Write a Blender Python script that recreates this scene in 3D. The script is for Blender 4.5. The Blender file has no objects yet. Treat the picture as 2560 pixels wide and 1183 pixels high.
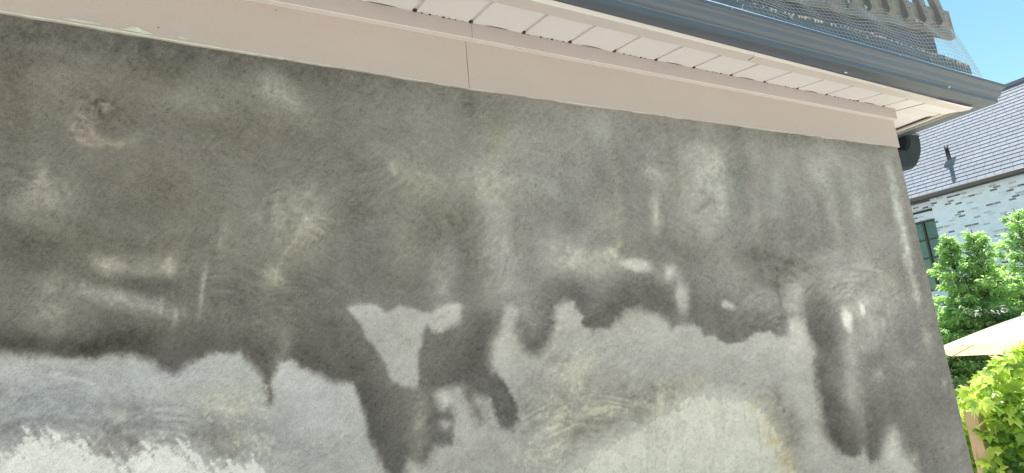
import bpy, bmesh, math, random
import numpy as np
from mathutils import Vector, Matrix

S = bpy.context.scene
C = S.collection
R = math.radians
random.seed(7)
rng = np.random.default_rng(11)

# ---------------------------------------------------------------- camera (eye at the origin, ground 1.6 m below)
FPX, CX, CY = 1537.278, 1280.0, 591.5
M = np.array([[0.8836675757140551, -0.4597661101828144, -0.08801556429978137],
              [0.02305718932237405, 0.2305421643488132, -0.9727891223065341],
              [0.46754676948108304, 0.8575928138602428, 0.21432354971648365]])
cam = bpy.data.cameras.new('camera')
cam.sensor_width = 36.0
cam.lens = FPX / 2560.0 * 36.0
cam.clip_start = 0.05
cam.clip_end = 2000
camo = bpy.data.objects.new('camera', cam)
C.objects.link(camo)
camo.matrix_world = Matrix(((M[0, 0], -M[1, 0], -M[2, 0], 0), (M[0, 1], -M[1, 1], -M[2, 1], 0),
                            (M[0, 2], -M[1, 2], -M[2, 2], 0), (0, 0, 0, 1)))
S.camera = camo

# ---------------------------------------------------------------- sky, sun, exposure
SUN_EL, SUN_AZ = 62.0, 24.0          # azimuth measured from +X towards +Y
w = bpy.data.worlds.new('World')
S.world = w
w.use_nodes = True
nt = w.node_tree
sky = nt.nodes.new('ShaderNodeTexSky')
sky.sky_type = 'NISHITA'
sky.sun_disc = False
sky.sun_elevation = R(SUN_EL)
sky.sun_rotation = R(90 - SUN_AZ)
sky.air_density = 1.0
sky.dust_density = 0.0
sky.ozone_density = 0.4
bg = nt.nodes['Background']
tint = nt.nodes.new('ShaderNodeMix'); tint.data_type = 'RGBA'; tint.blend_type = 'MULTIPLY'; tint.inputs[0].default_value = 1.0; tint.inputs[7].default_value = (1.0, 1.24, 1.0, 1)
nt.links.new(sky.outputs[0], tint.inputs[6])
bg.inputs['Strength'].default_value = 0.056
nt.links.new(tint.outputs[2], bg.inputs[0])
sun = bpy.data.lights.new('sun', 'SUN')
sun.energy = 5.0
sun.angle = R(0.5)
sun.color = (1.0, 0.95, 0.87)
suno = bpy.data.objects.new('sun', sun)
C.objects.link(suno)
sd = Vector((math.cos(R(SUN_EL)) * math.cos(R(SUN_AZ)), math.cos(R(SUN_EL)) * math.sin(R(SUN_AZ)), math.sin(R(SUN_EL))))
suno.rotation_euler = sd.to_track_quat('Z', 'Y').to_euler()
S.view_settings.view_transform = 'Standard'
S.view_settings.look = 'None'
S.view_settings.gamma = 1
S.view_settings.exposure = 1.58
S.cycles.use_denoising = True
S.cycles.max_bounces = 8

# ---------------------------------------------------------------- helpers
def ray(x, y):
    return M.T @ np.array([(x - CX) / FPX, (y - CY) / FPX, 1.0])
def onX(x, y, X):
    d = ray(x, y); return d * X / d[0]
def onY(x, y, Y):
    d = ray(x, y); return d * Y / d[1]
def depth(x, y, t):
    return ray(x, y) * t
def tag(o, label=None, cat=None, group=None, kind=None):
    if label: o['label'] = label
    if cat: o['category'] = cat
    if group: o['group'] = group
    if kind: o['kind'] = kind
    return o
def empty(name, loc, label, cat, group=None):
    o = bpy.data.objects.new(name, None)
    o.location = loc
    o.empty_display_size = 0.2
    C.objects.link(o)
    return tag(o, label, cat, group)
WL = {}
def wloc(o):
    v = Vector(o.location)
    while o.parent:
        o = o.parent; v += Vector(o.location)
    return v
def link(name, me, mat, parent=None, loc=(0, 0, 0)):
    o = bpy.data.objects.new(name, me)
    if mat is not None:
        me.materials.clear(); me.materials.append(mat)
    C.objects.link(o)
    if parent is not None:
        o.parent = parent
        o.location = Vector(loc) - wloc(parent)
    else:
        o.location = loc
    return o
class MB:
    def __init__(s): s.v = []; s.f = []; s.uv = {}
    def add(s, vs, fs):
        n = len(s.v); s.v += [tuple(float(c) for c in v) for v in vs]; s.f += [tuple(i + n for i in f) for f in fs]; return s
    def box(s, x0, x1, y0, y1, z0, z1):
        vs = [(x, y, z) for x in (x0, x1) for y in (y0, y1) for z in (z0, z1)]
        return s.add(vs, [(0, 1, 3, 2), (4, 6, 7, 5), (0, 4, 5, 1), (2, 3, 7, 6), (0, 2, 6, 4), (1, 5, 7, 3)])
    def prism(s, poly, axis, a, b):
        """poly: list of 2-D points; axis 0: (y,z) swept in x, 1: (x,z) swept in y, 2: (x,y) swept in z"""
        def mk(p, t):
            return (t, p[0], p[1]) if axis == 0 else ((p[0], t, p[1]) if axis == 1 else (p[0], p[1], t))
        n = len(poly)
        vs = [mk(p, a) for p in poly] + [mk(p, b) for p in poly]
        fs = [tuple(range(n)), tuple(range(2 * n - 1, n - 1, -1))] + [(i, (i + 1) % n, n + (i + 1) % n, n + i) for i in range(n)]
        return s.add(vs, fs)
    def tube(s, pts, rad, n=8, cap=True):
        pts = [Vector(p) for p in pts]; m = len(pts)
        rad = rad if hasattr(rad, '__len__') else [rad] * m
        vs = []; ref = None
        for i, p in enumerate(pts):
            t = (pts[min(i + 1, m - 1)] - pts[max(i - 1, 0)]).normalized()
            if ref is None: ref = t.orthogonal().normalized()
            u = (ref - t * ref.dot(t)).normalized(); ref = u; v = t.cross(u)
            for k in range(n):
                a = 2 * math.pi * k / n
                vs.append(p + (u * math.cos(a) + v * math.sin(a)) * rad[i])
        fs = [(i * n + k, i * n + (k + 1) % n, (i + 1) * n + (k + 1) % n, (i + 1) * n + k) for i in range(m - 1) for k in range(n)]
        if cap: fs += [tuple(range(n - 1, -1, -1)), tuple((m - 1) * n + k for k in range(n))]
        return s.add(vs, fs)
    def mesh(s, name, smooth=False):
        me = bpy.data.meshes.new(name); me.from_pydata(s.v, [], s.f)
        bm = bmesh.new(); bm.from_mesh(me); bmesh.ops.recalc_face_normals(bm, faces=bm.faces); bm.to_mesh(me); bm.free()
        if smooth: me.shade_smooth()
        me.update(); return me
    def build(s, name, mat, parent=None, smooth=False, bevel=0, loc=(0, 0, 0)):
        o = link(name, s.mesh(name, smooth), mat, parent, loc)
        if bevel:
            b = o.modifiers.new('bevel', 'BEVEL'); b.width = bevel; b.segments = 2; b.limit_method = 'ANGLE'; b.angle_limit = R(40)
        return o

# --- node materials
def newmat(name):
    m = bpy.data.materials.new(name); m.use_nodes = True
    return m, m.node_tree, m.node_tree.nodes['Principled BSDF']
def nd(t, kind, **kw):
    n = t.nodes.new(kind)
    for k, v in kw.items():
        if k in n.inputs: n.inputs[k].default_value = v
        else: setattr(n, k, v)
    return n
def mixc(t, fac, a, b, blend='MIX'):
    n = t.nodes.new('ShaderNodeMix'); n.data_type = 'RGBA'; n.blend_type = blend
    for s, v in ((0, fac), (6, a), (7, b)):
        if isinstance(v, (float, int)): n.inputs[s].default_value = v
        elif isinstance(v, tuple): n.inputs[s].default_value = (*v, 1)
        else: t.links.new(v, n.inputs[s])
    return n.outputs[2]
def ramp(t, fac, stops):
    n = t.nodes.new('ShaderNodeValToRGB'); t.links.new(fac, n.inputs[0]); cr = n.color_ramp
    while len(cr.elements) < len(stops): cr.elements.new(0.5)
    for e, (p, c) in zip(cr.elements, stops):
        e.position = p; e.color = (c, c, c, 1) if isinstance(c, (int, float)) else (*c, 1)
    return n.outputs[0]
def noise(t, vec, scale, detail=4, rough=0.55, dist=0.0):
    n = nd(t, 'ShaderNodeTexNoise', Scale=scale, Detail=detail, Roughness=rough, Distortion=dist)
    if vec is not None: t.links.new(vec, n.inputs['Vector'])
    return n.outputs['Fac']
def coords(t, kind='Object', scale=None, rot=None):
    c = t.nodes.new('ShaderNodeTexCoord').outputs[kind]
    if scale or rot:
        mp = t.nodes.new('ShaderNodeMapping'); t.links.new(c, mp.inputs[0])
        if scale: mp.inputs['Scale'].default_value = scale
        if rot: mp.inputs['Rotation'].default_value = rot
        c = mp.outputs[0]
    return c
def bump(t, b, h, strength, dist=0.01):
    n = nd(t, 'ShaderNodeBump', Strength=strength, Distance=dist); t.links.new(h, n.inputs['Height'])
    t.links.new(n.outputs[0], b.inputs['Normal'])
def simple(name, col, rough=0.6, var=0.12, scale=6.0, metal=0.0, stretch=None, bmp=0.1, fine=60.0, dirt=None, spec=0.5):
    """painted / worn surface: base colour with large soft and fine variation"""
    m, t, b = newmat(name)
    c = coords(t, 'Object', stretch)
    n1 = noise(t, c, scale, 5, 0.6); n2 = noise(t, c, fine, 3, 0.6)
    lo = tuple(x * (1 - var) for x in col); hi = tuple(min(1, x * (1 + var)) for x in col)
    a = mixc(t, ramp(t, n1, [(0.3, 0.0), (0.7, 1.0)]), lo, hi)
    a = mixc(t, 0.35, a, ramp(t, n2, [(0.3, tuple(x * (1 - var * 1.5) for x in col)), (0.7, hi)]))
    if dirt:
        d = noise(t, c, scale * 2.3, 6, 0.7, 0.4)
        a = mixc(t, ramp(t, d, [(0.56, 0.0), (0.72, 0.75)]), a, dirt)
    t.links.new(a, b.inputs['Base Color'])
    b.inputs['Roughness'].default_value = rough; b.inputs['Metallic'].default_value = metal
    b.inputs['Specular IOR Level'].default_value = spec
    if bmp: bump(t, b, n2, bmp, 0.002)
    return m

# ---------------------------------------------------------------- 2-D value noise in numpy
def vnoise(x, y, seed=0):
    r = np.random.default_rng(seed); G = r.random((256, 256))
    xi = np.floor(x).astype(int); yi = np.floor(y).astype(int)
    fx = x - xi; fy = y - yi; fx = fx * fx * (3 - 2 * fx); fy = fy * fy * (3 - 2 * fy)
    a = G[xi & 255, yi & 255]; b = G[(xi + 1) & 255, yi & 255]; c = G[xi & 255, (yi + 1) & 255]; d = G[(xi + 1) & 255, (yi + 1) & 255]
    return (a * (1 - fx) + b * fx) * (1 - fy) + (c * (1 - fx) + d * fx) * fy
def fbm(x, y, seed=0, oct=4, g=0.5):
    s = 0; a = 1; n = 0
    for i in range(oct):
        s = s + a * (vnoise(x, y, seed + i) - 0.5); n += a; a *= g; x = x * 2.03 + 17.1; y = y * 2.03 + 5.7
    return s / n * 2

# ================================================================ THE PARGED HOUSE WALL
WY = 2.2                                  # wall face
WX1 = 4.186                               # its right corner
TOPX = [-6, -0.526, 0.155, 1.045, 2.254, 4.19]
TOPZ = [1.235, 1.222, 1.208, 1.195, 1.205, 1.232]
def walltop(x): return np.interp(x, TOPX, TOPZ)

GROUND = -1.6
house = empty('house', (1.0, 2.2, GROUND), 'near house whose damp grey parged wall fills the picture under a pinkish frieze and soffit', 'house')

def poly_sd(px, py, poly):
    """signed distance, positive inside"""
    P = np.array(poly, float); Q = np.roll(P, -1, 0)
    d = np.full(px.shape, 1e9); ins = np.zeros(px.shape, bool)
    for (x0, y0), (x1, y1) in zip(P, Q):
        ex, ey = x1 - x0, y1 - y0; L = ex * ex + ey * ey + 1e-9
        t = np.clip(((px - x0) * ex + (py - y0) * ey) / L, 0, 1)
        d = np.minimum(d, (px - x0 - t * ex) ** 2 + (py - y0 - t * ey) ** 2)
        if y0 != y1:
            c = ((y0 > py) != (y1 > py)) & (px < (x1 - x0) * (py - y0) / (y1 - y0) + x0)
            ins ^= c
    d = np.sqrt(d); return np.where(ins, d, -d)
def sstep(v, a, b):
    t = np.clip((v - a) / (b - a), 0, 1); return t * t * (3 - 2 * t)

# outline of the damp region, surveyed on the wall face
WET = [(-900, -400), (3000, -400), (3000, 1500), (2293, 1500), (2293, 1183), (2288, 1136), (2278, 1141), (2258, 1131), (2250, 1090), (2235, 1069),
       (2219, 1080), (2212, 1105), (2196, 1151), (2181, 1161), (2166, 1146), (2158, 1120), (2151, 1136), (2135, 1146), (2105, 1141),
       (2074, 1110), (2056, 1069), (2051, 1013), (2038, 962), (2033, 916), (2041, 891), (2033, 865), (2018, 835), (2008, 804),
       (1993, 799), (1970, 804), (1967, 840), (1936, 835), (1926, 825), (1885, 830), (1870, 845), (1840, 858), (1809, 860),
       (1784, 840), (1763, 840), (1753, 825), (1727, 815), (1700, 812), (1692, 820), (1676, 825), (1661, 799), (1631, 784),
       (1595, 766), (1565, 774), (1539, 799), (1524, 817), (1488, 825), (1463, 815), (1450, 784), (1435, 758), (1412, 753),
       (1389, 769), (1389, 799), (1386, 830), (1371, 866), (1348, 888), (1310, 873), (1302, 855), (1284, 825), (1262, 812),
       (1249, 835), (1233, 855), (1223, 886), (1228, 911), (1249, 947), (1274, 988), (1292, 1018), (1295, 1054), (1284, 1075),
       (1264, 1077), (1249, 1064), (1233, 1024), (1228, 993), (1187, 988), (1177, 998), (1152, 965), (1110, 975), (1093, 988),
       (1106, 1025), (1131, 1013), (1136, 1039), (1126, 1110), (1083, 1120), (1075, 1151), (1055, 1169), (1024, 1150),
       (1010, 1183), (1030, 1240), (980, 1240), (968, 1183), (943, 1141), (922, 1090), (910, 1029), (897, 988), (882, 955), (841, 957), (826, 955),
       (795, 937), (754, 916), (729, 901), (698, 906), (683, 937), (676, 960), (680, 1010), (672, 1010), (668, 973), (660, 960), (652, 937),
       (627, 911), (602, 881), (561, 881), (515, 888), (469, 911), (438, 937), (403, 922), (377, 901), (326, 886), (265, 886),
       (214, 899), (127, 888), (61, 886), (0, 876), (-900, 840)]
HOLE = [(869, 771), (902, 758), (938, 758), (958, 779), (978, 779), (999, 766), (1029, 771), (1080, 784), (1106, 766), (1147, 758),
        (1159, 769), (1152, 799), (1126, 820), (1096, 835), (1080, 830), (1068, 812), (1055, 835), (1047, 886), (1045, 937),
        (1040, 973), (1004, 967), (978, 957), (968, 916), (948, 881), (917, 840), (892, 799)]
CREAM = [(1400, 1400), (1420, 1200), (1450, 1175), (1500, 1130), (1560, 1095), (1640, 1055), (1700, 1022), (1740, 985), (1780, 992), (1830, 1002),
         (1890, 1010), (1920, 1040), (1945, 1090), (1970, 1150), (2000, 1200), (2100, 1400)]
WHITE = [(-500, 1180), (0, 1140), (30, 1120), (60, 1100), (85, 1080), (130, 1090), (170, 1085), (210, 1105), (215, 1130), (280, 1150),
         (300, 1175), (330, 1150), (370, 1110), (420, 1115), (450, 1110), (490, 1135), (510, 1165), (545, 1172), (560, 1150),
         (620, 1145), (660, 1175), (700, 1300), (-500, 1400)]
# soft patches: x, y, rx, ry, tilt (deg), change, tint (0 none, 1 yellow, 2 bluish, 3 brown, 4 greenish)
PATCH = [
 (40, 110, 140, 70, 0, -13, 0), (330, 110, 320, 36, 9, -12, 2), (820, 190, 420, 30, 10, -10, 4), (130, 190, 60, 60, 0, 6, 0), (260, 285, 100, 62, -12, -13, 3),
 (203, 322, 26, 34, -25, 26, 0), (245, 350, 62, 10, 10, 15, 1), (330, 345, 45, 10, -15, 9, 0), (410, 180, 65, 32, 10, -12, 3), (310, 240, 60, 40, 0, 5, 0), (480, 240, 90, 30, 5, 5, 4),
 (685, 212, 42, 26, 45, 26, 4), (735, 262, 60, 22, 38, 15, 4), (620, 330, 120, 46, 0, -9, 3), (520, 270, 80, 30, 20, 8, 0), (560, 290, 60, 40, 0, -7, 0), (30, 250, 45, 110, 0, -10, 3),
 (98, 505, 66, 46, -25, 26, 0), (104, 432, 13, 26, 10, 16, 0), (20, 530, 50, 90, 0, -8, 0), (350, 450, 90, 60, 0, -6, 3), (450, 500, 80, 50, 20, -3, 1),
 (742, 522, 58, 44, -25, 26, 0), (770, 602, 60, 34, -30, 17, 1), (640, 560, 60, 60, 0, 7, 0), (560, 600, 9, 46, 8, 14, 0), (882, 528, 46, 36, 0, -15, 3), (690, 700, 25, 24, 0, 32, 1),
 (260, 655, 34, 22, 20, 32, 0), (330, 668, 60, 22, 4, 20, 0), (423, 664, 14, 20, 0, 42, 1), (150, 700, 60, 30, 0, 10, 0), (125, 790, 44, 58, 0, 24, 0), (250, 735, 90, 16, 12, 16, 0), (345, 762, 85, 18, 14, 28, 2), (320, 705, 90, 18, 5, -12, 3),
 (200, 870, 110, 22, 0, -13, 3), (330, 840, 90, 34, -10, -13, 3), (60, 855, 50, 22, 0, -12, 3), (506, 722, 6, 54, 8, 30, 0), (437, 792, 7, 26, 15, 20, 0), (402, 765, 5, 22, 0, 16, 0), (460, 770, 4, 16, -5, 14, 0),
 (560, 700, 130, 40, 0, -5, 0), (620, 760, 140, 40, -20, -8, 0), (700, 830, 50, 30, 0, 8, 0), (645, 860, 22, 40, 25, -12, 3), (705, 880, 14, 40, 10, 26, 0), (830, 860, 90, 50, 25, -8, 3), (90, 620, 120, 50, 0, -9, 3), (330, 610, 200, 30, 5, -6, 3),
 (1040, 440, 60, 26, 35, 17, 1), (985, 420, 9, 14, -30, 22, 0), (1090, 520, 90, 24, 38, 4, 1), (1205, 440, 60, 36, 15, 20, 2), (1235, 475, 60, 30, 10, 14, 1), (1190, 620, 34, 130, -8, -12, 3), (1100, 560, 60, 60, 30, -8, 3),
 (1105, 690, 26, 52, 8, 28, 0), (1010, 610, 34, 60, 0, 13, 1), (985, 700, 60, 16, 8, -6, 3), (1200, 280, 60, 40, 20, -9, 3), (1240, 340, 16, 40, 10, -9, 3), (1310, 350, 60, 30, 0, 9, 2), (1240, 360, 24, 40, 0, 9, 1),
 (1250, 620, 44, 110, 0, 14, 0), (1330, 590, 34, 90, 0, -6, 0), (1287, 580, 8, 26, 0, -16, 3), (1370, 470, 60, 14, 30, 10, 4), (1340, 690, 50, 90, 0, 7, 0), (1420, 740, 40, 50, 0, -7, 0), (1510, 330, 28, 34, 0, 12, 4), (1470, 540, 60, 60, 0, -6, 2), (1500, 560, 30, 60, 40, 8, 0),
 (1640, 540, 11, 36, 3, 36, 1), (1637, 432, 24, 14, 15, 26, 1), (1540, 520, 22, 60, 0, 11, 1), (1430, 645, 60, 36, 15, 28, 0), (1490, 660, 60, 26, 5, 16, 1), (1528, 634, 13, 16, 0, 46, 1), (1548, 608, 7, 12, 0, 26, 1), (1592, 664, 34, 13, 8, 60, 0), (1668, 682, 16, 20, 40, 48, 0), (1700, 700, 8, 14, 0, 18, 0),
 (1600, 615, 80, 26, 5, -10, 3), (1500, 690, 120, 26, 0, -7, 0), (1640, 740, 60, 40, 10, -10, 3), (1690, 610, 40, 50, 0, -7, 0),
 (1745, 380, 54, 70, 0, 16, 0), (1775, 500, 58, 76, 0, 20, 0), (1808, 470, 30, 50, 0, 8, 4), (1757, 515, 22, 8, -25, -28, 3), (1700, 470, 14, 60, 5, -9, 3), (1840, 440, 22, 80, 0, -13, 4), (1700, 330, 80, 16, 10, -8, 2), (1960, 340, 130, 20, 8, -12, 4), (1890, 560, 16, 60, 0, 10, 0), (1950, 470, 24, 60, 0, 10, 4),
 (1995, 540, 60, 70, 0, -10, 2), (2020, 600, 70, 24, 0, -7, 2), (2045, 440, 14, 26, -30, 18, 4), (2082, 530, 12, 70, -14, 18, 0), (2130, 470, 60, 60, 0, 6, 4), (2170, 370, 60, 20, 12, -12, 4), (2140, 520, 10, 30, 0, 13, 0), (1900, 640, 26, 24, 10, -18, 3), (1910, 600, 20, 40, 25, -10, 3), (1800, 650, 120, 30, 15, -10, 3),
 (1840, 700, 60, 36, 30, 10, 0), (1990, 700, 50, 30, 10, 12, 0), (1960, 690, 24, 26, 10, -22, 3), (1985, 660, 40, 8, 20, -14, 3), (1948, 745, 5, 50, -5, -16, 3), (2000, 745, 26, 46, 10, 20, 0), (1905, 760, 50, 26, 0, 15, 0), (1880, 800, 70, 20, 0, -6, 3),
 (1800, 790, 60, 40, 0, -6, 0), (2040, 760, 26, 90, -18, -16, 3), (2160, 690, 120, 60, 0, 8, 0), (2130, 740, 40, 60, 10, 6, 0), (2150, 770, 46, 70, 0, 14, 0), (2240, 750, 22, 60, -10, 15, 0), (2228, 690, 60, 40, 20, -7, 3), (2215, 800, 18, 70, -6, 13, 0), (2270, 830, 40, 50, 0, -4, 0),
 (2226, 440, 10, 54, -14, 16, 4), (2246, 540, 10, 66, -12, 34, 4), (2272, 650, 8, 52, -12, 32, 4), (2291, 735, 8, 22, -14, 34, 0), (2300, 640, 22, 190, -14, -8, 0), (2216, 470, 12, 80, -10, -6, 0), (2210, 385, 26, 12, 0, 22, 0), (2318, 845, 8, 34, -12, 22, 1),
 (2130, 930, 26, 70, -6, 14, 0), (2122, 990, 26, 50, -10, 16, 0), (2150, 1060, 20, 50, -10, 12, 0), (2075, 990, 32, 130, -6, -8, 3), (2100, 1090, 46, 40, 0, -6, 3), (2180, 850, 20, 80, 5, 8, 0), (2180, 1040, 40, 70, -10, -8, 3), (2240, 1010, 40, 50, 0, 4, 0), (2175, 1130, 10, 20, 0, -10, 3),
 (2202, 935, 16, 20, 10, 30, 0), (2362, 960, 5, 10, 0, 32, 0), (2270, 912, 14, 14, 0, 18, 0), (2320, 1080, 60, 60, 0, 5, 0), (2400, 1140, 26, 60, -12, 10, 0), (2350, 1010, 60, 50, 0, -8, 3), (2290, 1130, 20, 60, -5, -5, 3),
 (1274, 789, 17, 26, 0, 55, 0), (1707, 745, 15, 34, -6, 56, 0), (1822, 762, 15, 9, 25, 66, 0), (2118, 800, 11, 25, -14, 78, 0), (2157, 776, 7, 15, -10, 60, 0), (1111, 1064, 13, 11, 0, 46, 0), (1112, 1010, 16, 16, 30, 30, 0), (1098, 985, 14, 10, 0, 18, 0), (1048, 1060, 18, 90, 3, 24, 1),
 (1195, 1042, 12, 18, 0, -42, 3), (1180, 1005, 8, 16, -20, -26, 3), (1330, 860, 40, 30, 0, -10, 3), (1500, 790, 60, 26, 0, -8, 3), (1335, 815, 30, 20, -30, 12, 0), (1300, 800, 16, 40, 10, 16, 0), (1180, 880, 40, 60, 0, -6, 3),
 # the dry part
 (120, 960, 180, 60, 0, -4, 2), (230, 1030, 240, 40, 6, -16, 2), (60, 1075, 90, 26, 0, -24, 2), (250, 1125, 60, 22, 15, -20, 3), (340, 1110, 70, 14, 25, -20, 3), (560, 985, 90, 40, 0, 2, 1), (580, 1022, 60, 12, 0, 9, 1), (350, 1060, 70, 40, 0, -16, 3), (300, 1045, 24, 12, 30, 14, 1), (400, 1050, 14, 22, 0, 15, 0),
 (520, 1085, 70, 40, 0, -16, 3), (570, 1120, 34, 40, 0, -20, 3), (660, 1080, 110, 36, 0, -11, 0), (600, 1090, 30, 20, 0, 20, 1), (740, 940, 50, 36, 0, 10, 0), (800, 1020, 70, 60, 0, 4, 2), (770, 1150, 160, 26, 5, -9, 0), (900, 1160, 60, 40, 0, 4, 0), (440, 930, 120, 30, 0, 4, 2),
 (910, 775, 50, 22, -10, 12, 0), (1120, 785, 34, 20, -20, 14, 0), (1010, 900, 40, 70, -20, -2, 0), (1245, 890, 26, 40, -20, 14, 0), (1420, 775, 26, 20, 0, 12, 0), (1520, 900, 260, 46, 0, -4, 0), (1230, 1140, 120, 50, 0, -9, 2), (1330, 1010, 90, 60, 0, -16, 2), (1470, 1000, 110, 46, -10, -10, 3), (1440, 1060, 60, 36, -20, -12, 3), (1440, 1100, 70, 20, -30, -12, 3), (1600, 1030, 90, 30, -20, -17, 3), (1680, 970, 70, 20, -8, -14, 3), (1560, 970, 90, 26, 0, -12, 2),
 (1430, 945, 24, 26, 0, 12, 1), (1385, 1070, 20, 50, 0, 12, 0), (1500, 1024, 34, 8, -8, 30, 1), (1455, 915, 20, 16, 0, 9, 1), (1350, 1110, 26, 30, 0, 8, 0), (1650, 1000, 10, 24, 0, 26, 1), (1720, 960, 30, 14, 0, 8, 1), (1400, 1040, 10, 12, 0, 20, 1),
 (1650, 850, 60, 40, 0, 7, 0), (1900, 870, 70, 30, 0, 7, 0), (1990, 850, 30, 50, 0, 14, 0), (1780, 920, 200, 40, 6, -8, 2), (1950, 960, 60, 60, 10, -4, 2), (1965, 1060, 26, 50, -25, -26, 3), (1990, 1130, 26, 50, -25, -28, 3), (1940, 1010, 40, 20, 30, -20, 3), (2020, 1040, 30, 90, -12, 6, 2), (2060, 1140, 30, 40, -20, 4, 0), (2230, 1110, 20, 36, 0, 16, 0), (2260, 1170, 40, 26, 0, 10, 0),
]
TINT = {0: (1, 1, 1), 1: (1.02, 1.0, 0.93), 2: (0.97, 0.995, 1.035), 3: (1.015, 0.995, 0.965), 4: (0.97, 1.01, 1.0)}
# trowel swirls: centre x, y, inner r, outer r, from deg, to deg (image sense, y down), strength, line spacing
SWIRL = [(245, 310, 15, 95, 90, 330, 11, 9), (250, 300, 20, 80, 250, 380, 10, 8), (770, 620, 20, 120, 180, 330, 9, 8), (740, 540, 30, 120, 140, 260, 7, 7), (2140, 790, 50, 170, 190, 340, 8, 8),
         (2000, 700, 20, 90, 180, 320, 6, 7), (1790, 470, 60, 170, 60, 150, 4, 8), (560, 1040, 20, 80, 0, 200, 7, 7), (150, 1250, 120, 420, 200, 300, 8, 11), (420, 1230, 60, 260, 200, 300, 10, 9), (1500, 1250, 120, 330, 210, 330, 8, 7),
         (1300, 560, 60, 260, 270, 340, 5, 9), (960, 620, 80, 260, 280, 360, 4, 9), (1080, 520, 60, 230, 0, 60, 6, 10), (1400, 560, 100, 240, 10, 90, 4, 8), (60, 520, 30, 150, 200, 350, 7, 8), (1880, 760, 20, 120, 60, 120, 5, 8), (560, 820, 60, 260, 230, 330, 5, 8),
         (2100, 560, 60, 240, 100, 170, 4, 8), (660, 200, 60, 300, 280, 360, 4, 9), (1240, 260, 60, 300, 180, 260, 4, 9), (1000, 900, 60, 200, 180, 260, 4, 9), (1850, 560, 80, 230, 170, 240, 5, 8), (1360, 860, 30, 100, 200, 340, 7, 7), (1600, 1000, 80, 300, 180, 260, 5, 7), (1850, 1000, 80, 260, 260, 340, 4, 8), (120, 760, 60, 260, 20, 70, 4, 8), (2110, 960, 20, 120, 80, 110, 4, 9),
         (700, 860, 60, 240, 250, 320, 6, 7), (480, 700, 40, 180, 190, 280, 4, 8), (180, 1010, 60, 260, 300, 380, 5, 8), (1120, 640, 40, 200, 330, 400, 6, 7), (1700, 520, 60, 200, 300, 360, 4, 7), (1990, 880, 60, 220, 200, 280, 5, 7), (1500, 860, 60, 220, 20, 80, 5, 7), (860, 300, 80, 280, 30, 100, 4, 8), (400, 330, 60, 240, 310, 380, 4, 8)]

LOBES = [
 ([(1690, 400), (1700, 370), (1740, 355), (1790, 370), (1812, 420), (1838, 460), (1838, 500), (1815, 520), (1800, 560), (1780, 600), (1740, 590), (1730, 540), (1705, 500)], 9, 13),
 ([(1700, 600), (1760, 640), (1800, 690), (1850, 720), (1880, 700), (1900, 640), (1925, 620), (1960, 670), (1950, 720), (1890, 725), (1850, 780), (1800, 800), (1740, 760), (1700, 700)], -8, 20),
 ([(1960, 760), (1975, 715), (1995, 708), (2010, 740), (2018, 790), (2022, 845), (2000, 800), (1970, 805)], 15, 9),
 ([(2100, 750), (2130, 720), (2180, 738), (2202, 800), (2195, 850), (2170, 885), (2150, 872), (2140, 920), (2145, 1000), (2120, 1000), (2105, 900), (2110, 840), (2095, 790)], 12, 9),
 ([(0, 790), (120, 835), (250, 800), (330, 815), (400, 840), (350, 880), (214, 899), (60, 885), (-60, 880), (-60, 780)], -6, 22),
 ([(390, 830), (420, 780), (500, 755), (640, 700), (760, 720), (860, 780), (800, 820), (700, 830), (640, 870), (560, 875), (480, 900), (440, 930), (400, 900)], 5, 22),
 ([(1192, 480), (1260, 500), (1292, 560), (1292, 700), (1262, 770), (1232, 800), (1207, 720), (1195, 600)], 10, 11),
 ([(870, 600), (990, 560), (1140, 560), (1185, 640), (1190, 760), (1140, 750), (1080, 775), (1030, 765), (960, 760), (880, 740)], -5, 20),
 ([(1040, 840), (1070, 812), (1100, 838), (1150, 820), (1180, 760), (1240, 800), (1240, 870), (1215, 930), (1180, 950), (1100, 965), (1045, 960)], -9, 10),
 ([(890, 960), (1000, 965), (1015, 1050), (1010, 1120), (960, 1150), (925, 1090)], -7, 14),
 ([(1400, 770), (1440, 720), (1540, 700), (1640, 700), (1700, 760), (1690, 810), (1600, 780), (1500, 820), (1440, 790)], -7, 16),
 ([(2045, 900), (2080, 800), (2110, 900), (2110, 1000), (2150, 1060), (2160, 1110), (2120, 1140), (2080, 1110), (2058, 1030)], -7, 14),
 ([(2160, 900), (2200, 860), (2250, 940), (2240, 1060), (2210, 1080), (2180, 1100), (2160, 1010)], -7, 16),
 ([(150, 600), (420, 600), (440, 640), (300, 640), (180, 720), (60, 700), (0, 640), (0, 560)], -7, 26),
 ([(300, 690), (420, 690), (470, 700), (400, 745), (300, 725)], -9, 14),
 ([(2010, 640), (2100, 620), (2180, 640), (2210, 700), (2200, 720), (2120, 700), (2060, 720), (2010, 700)], 6, 14),
]
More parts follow.
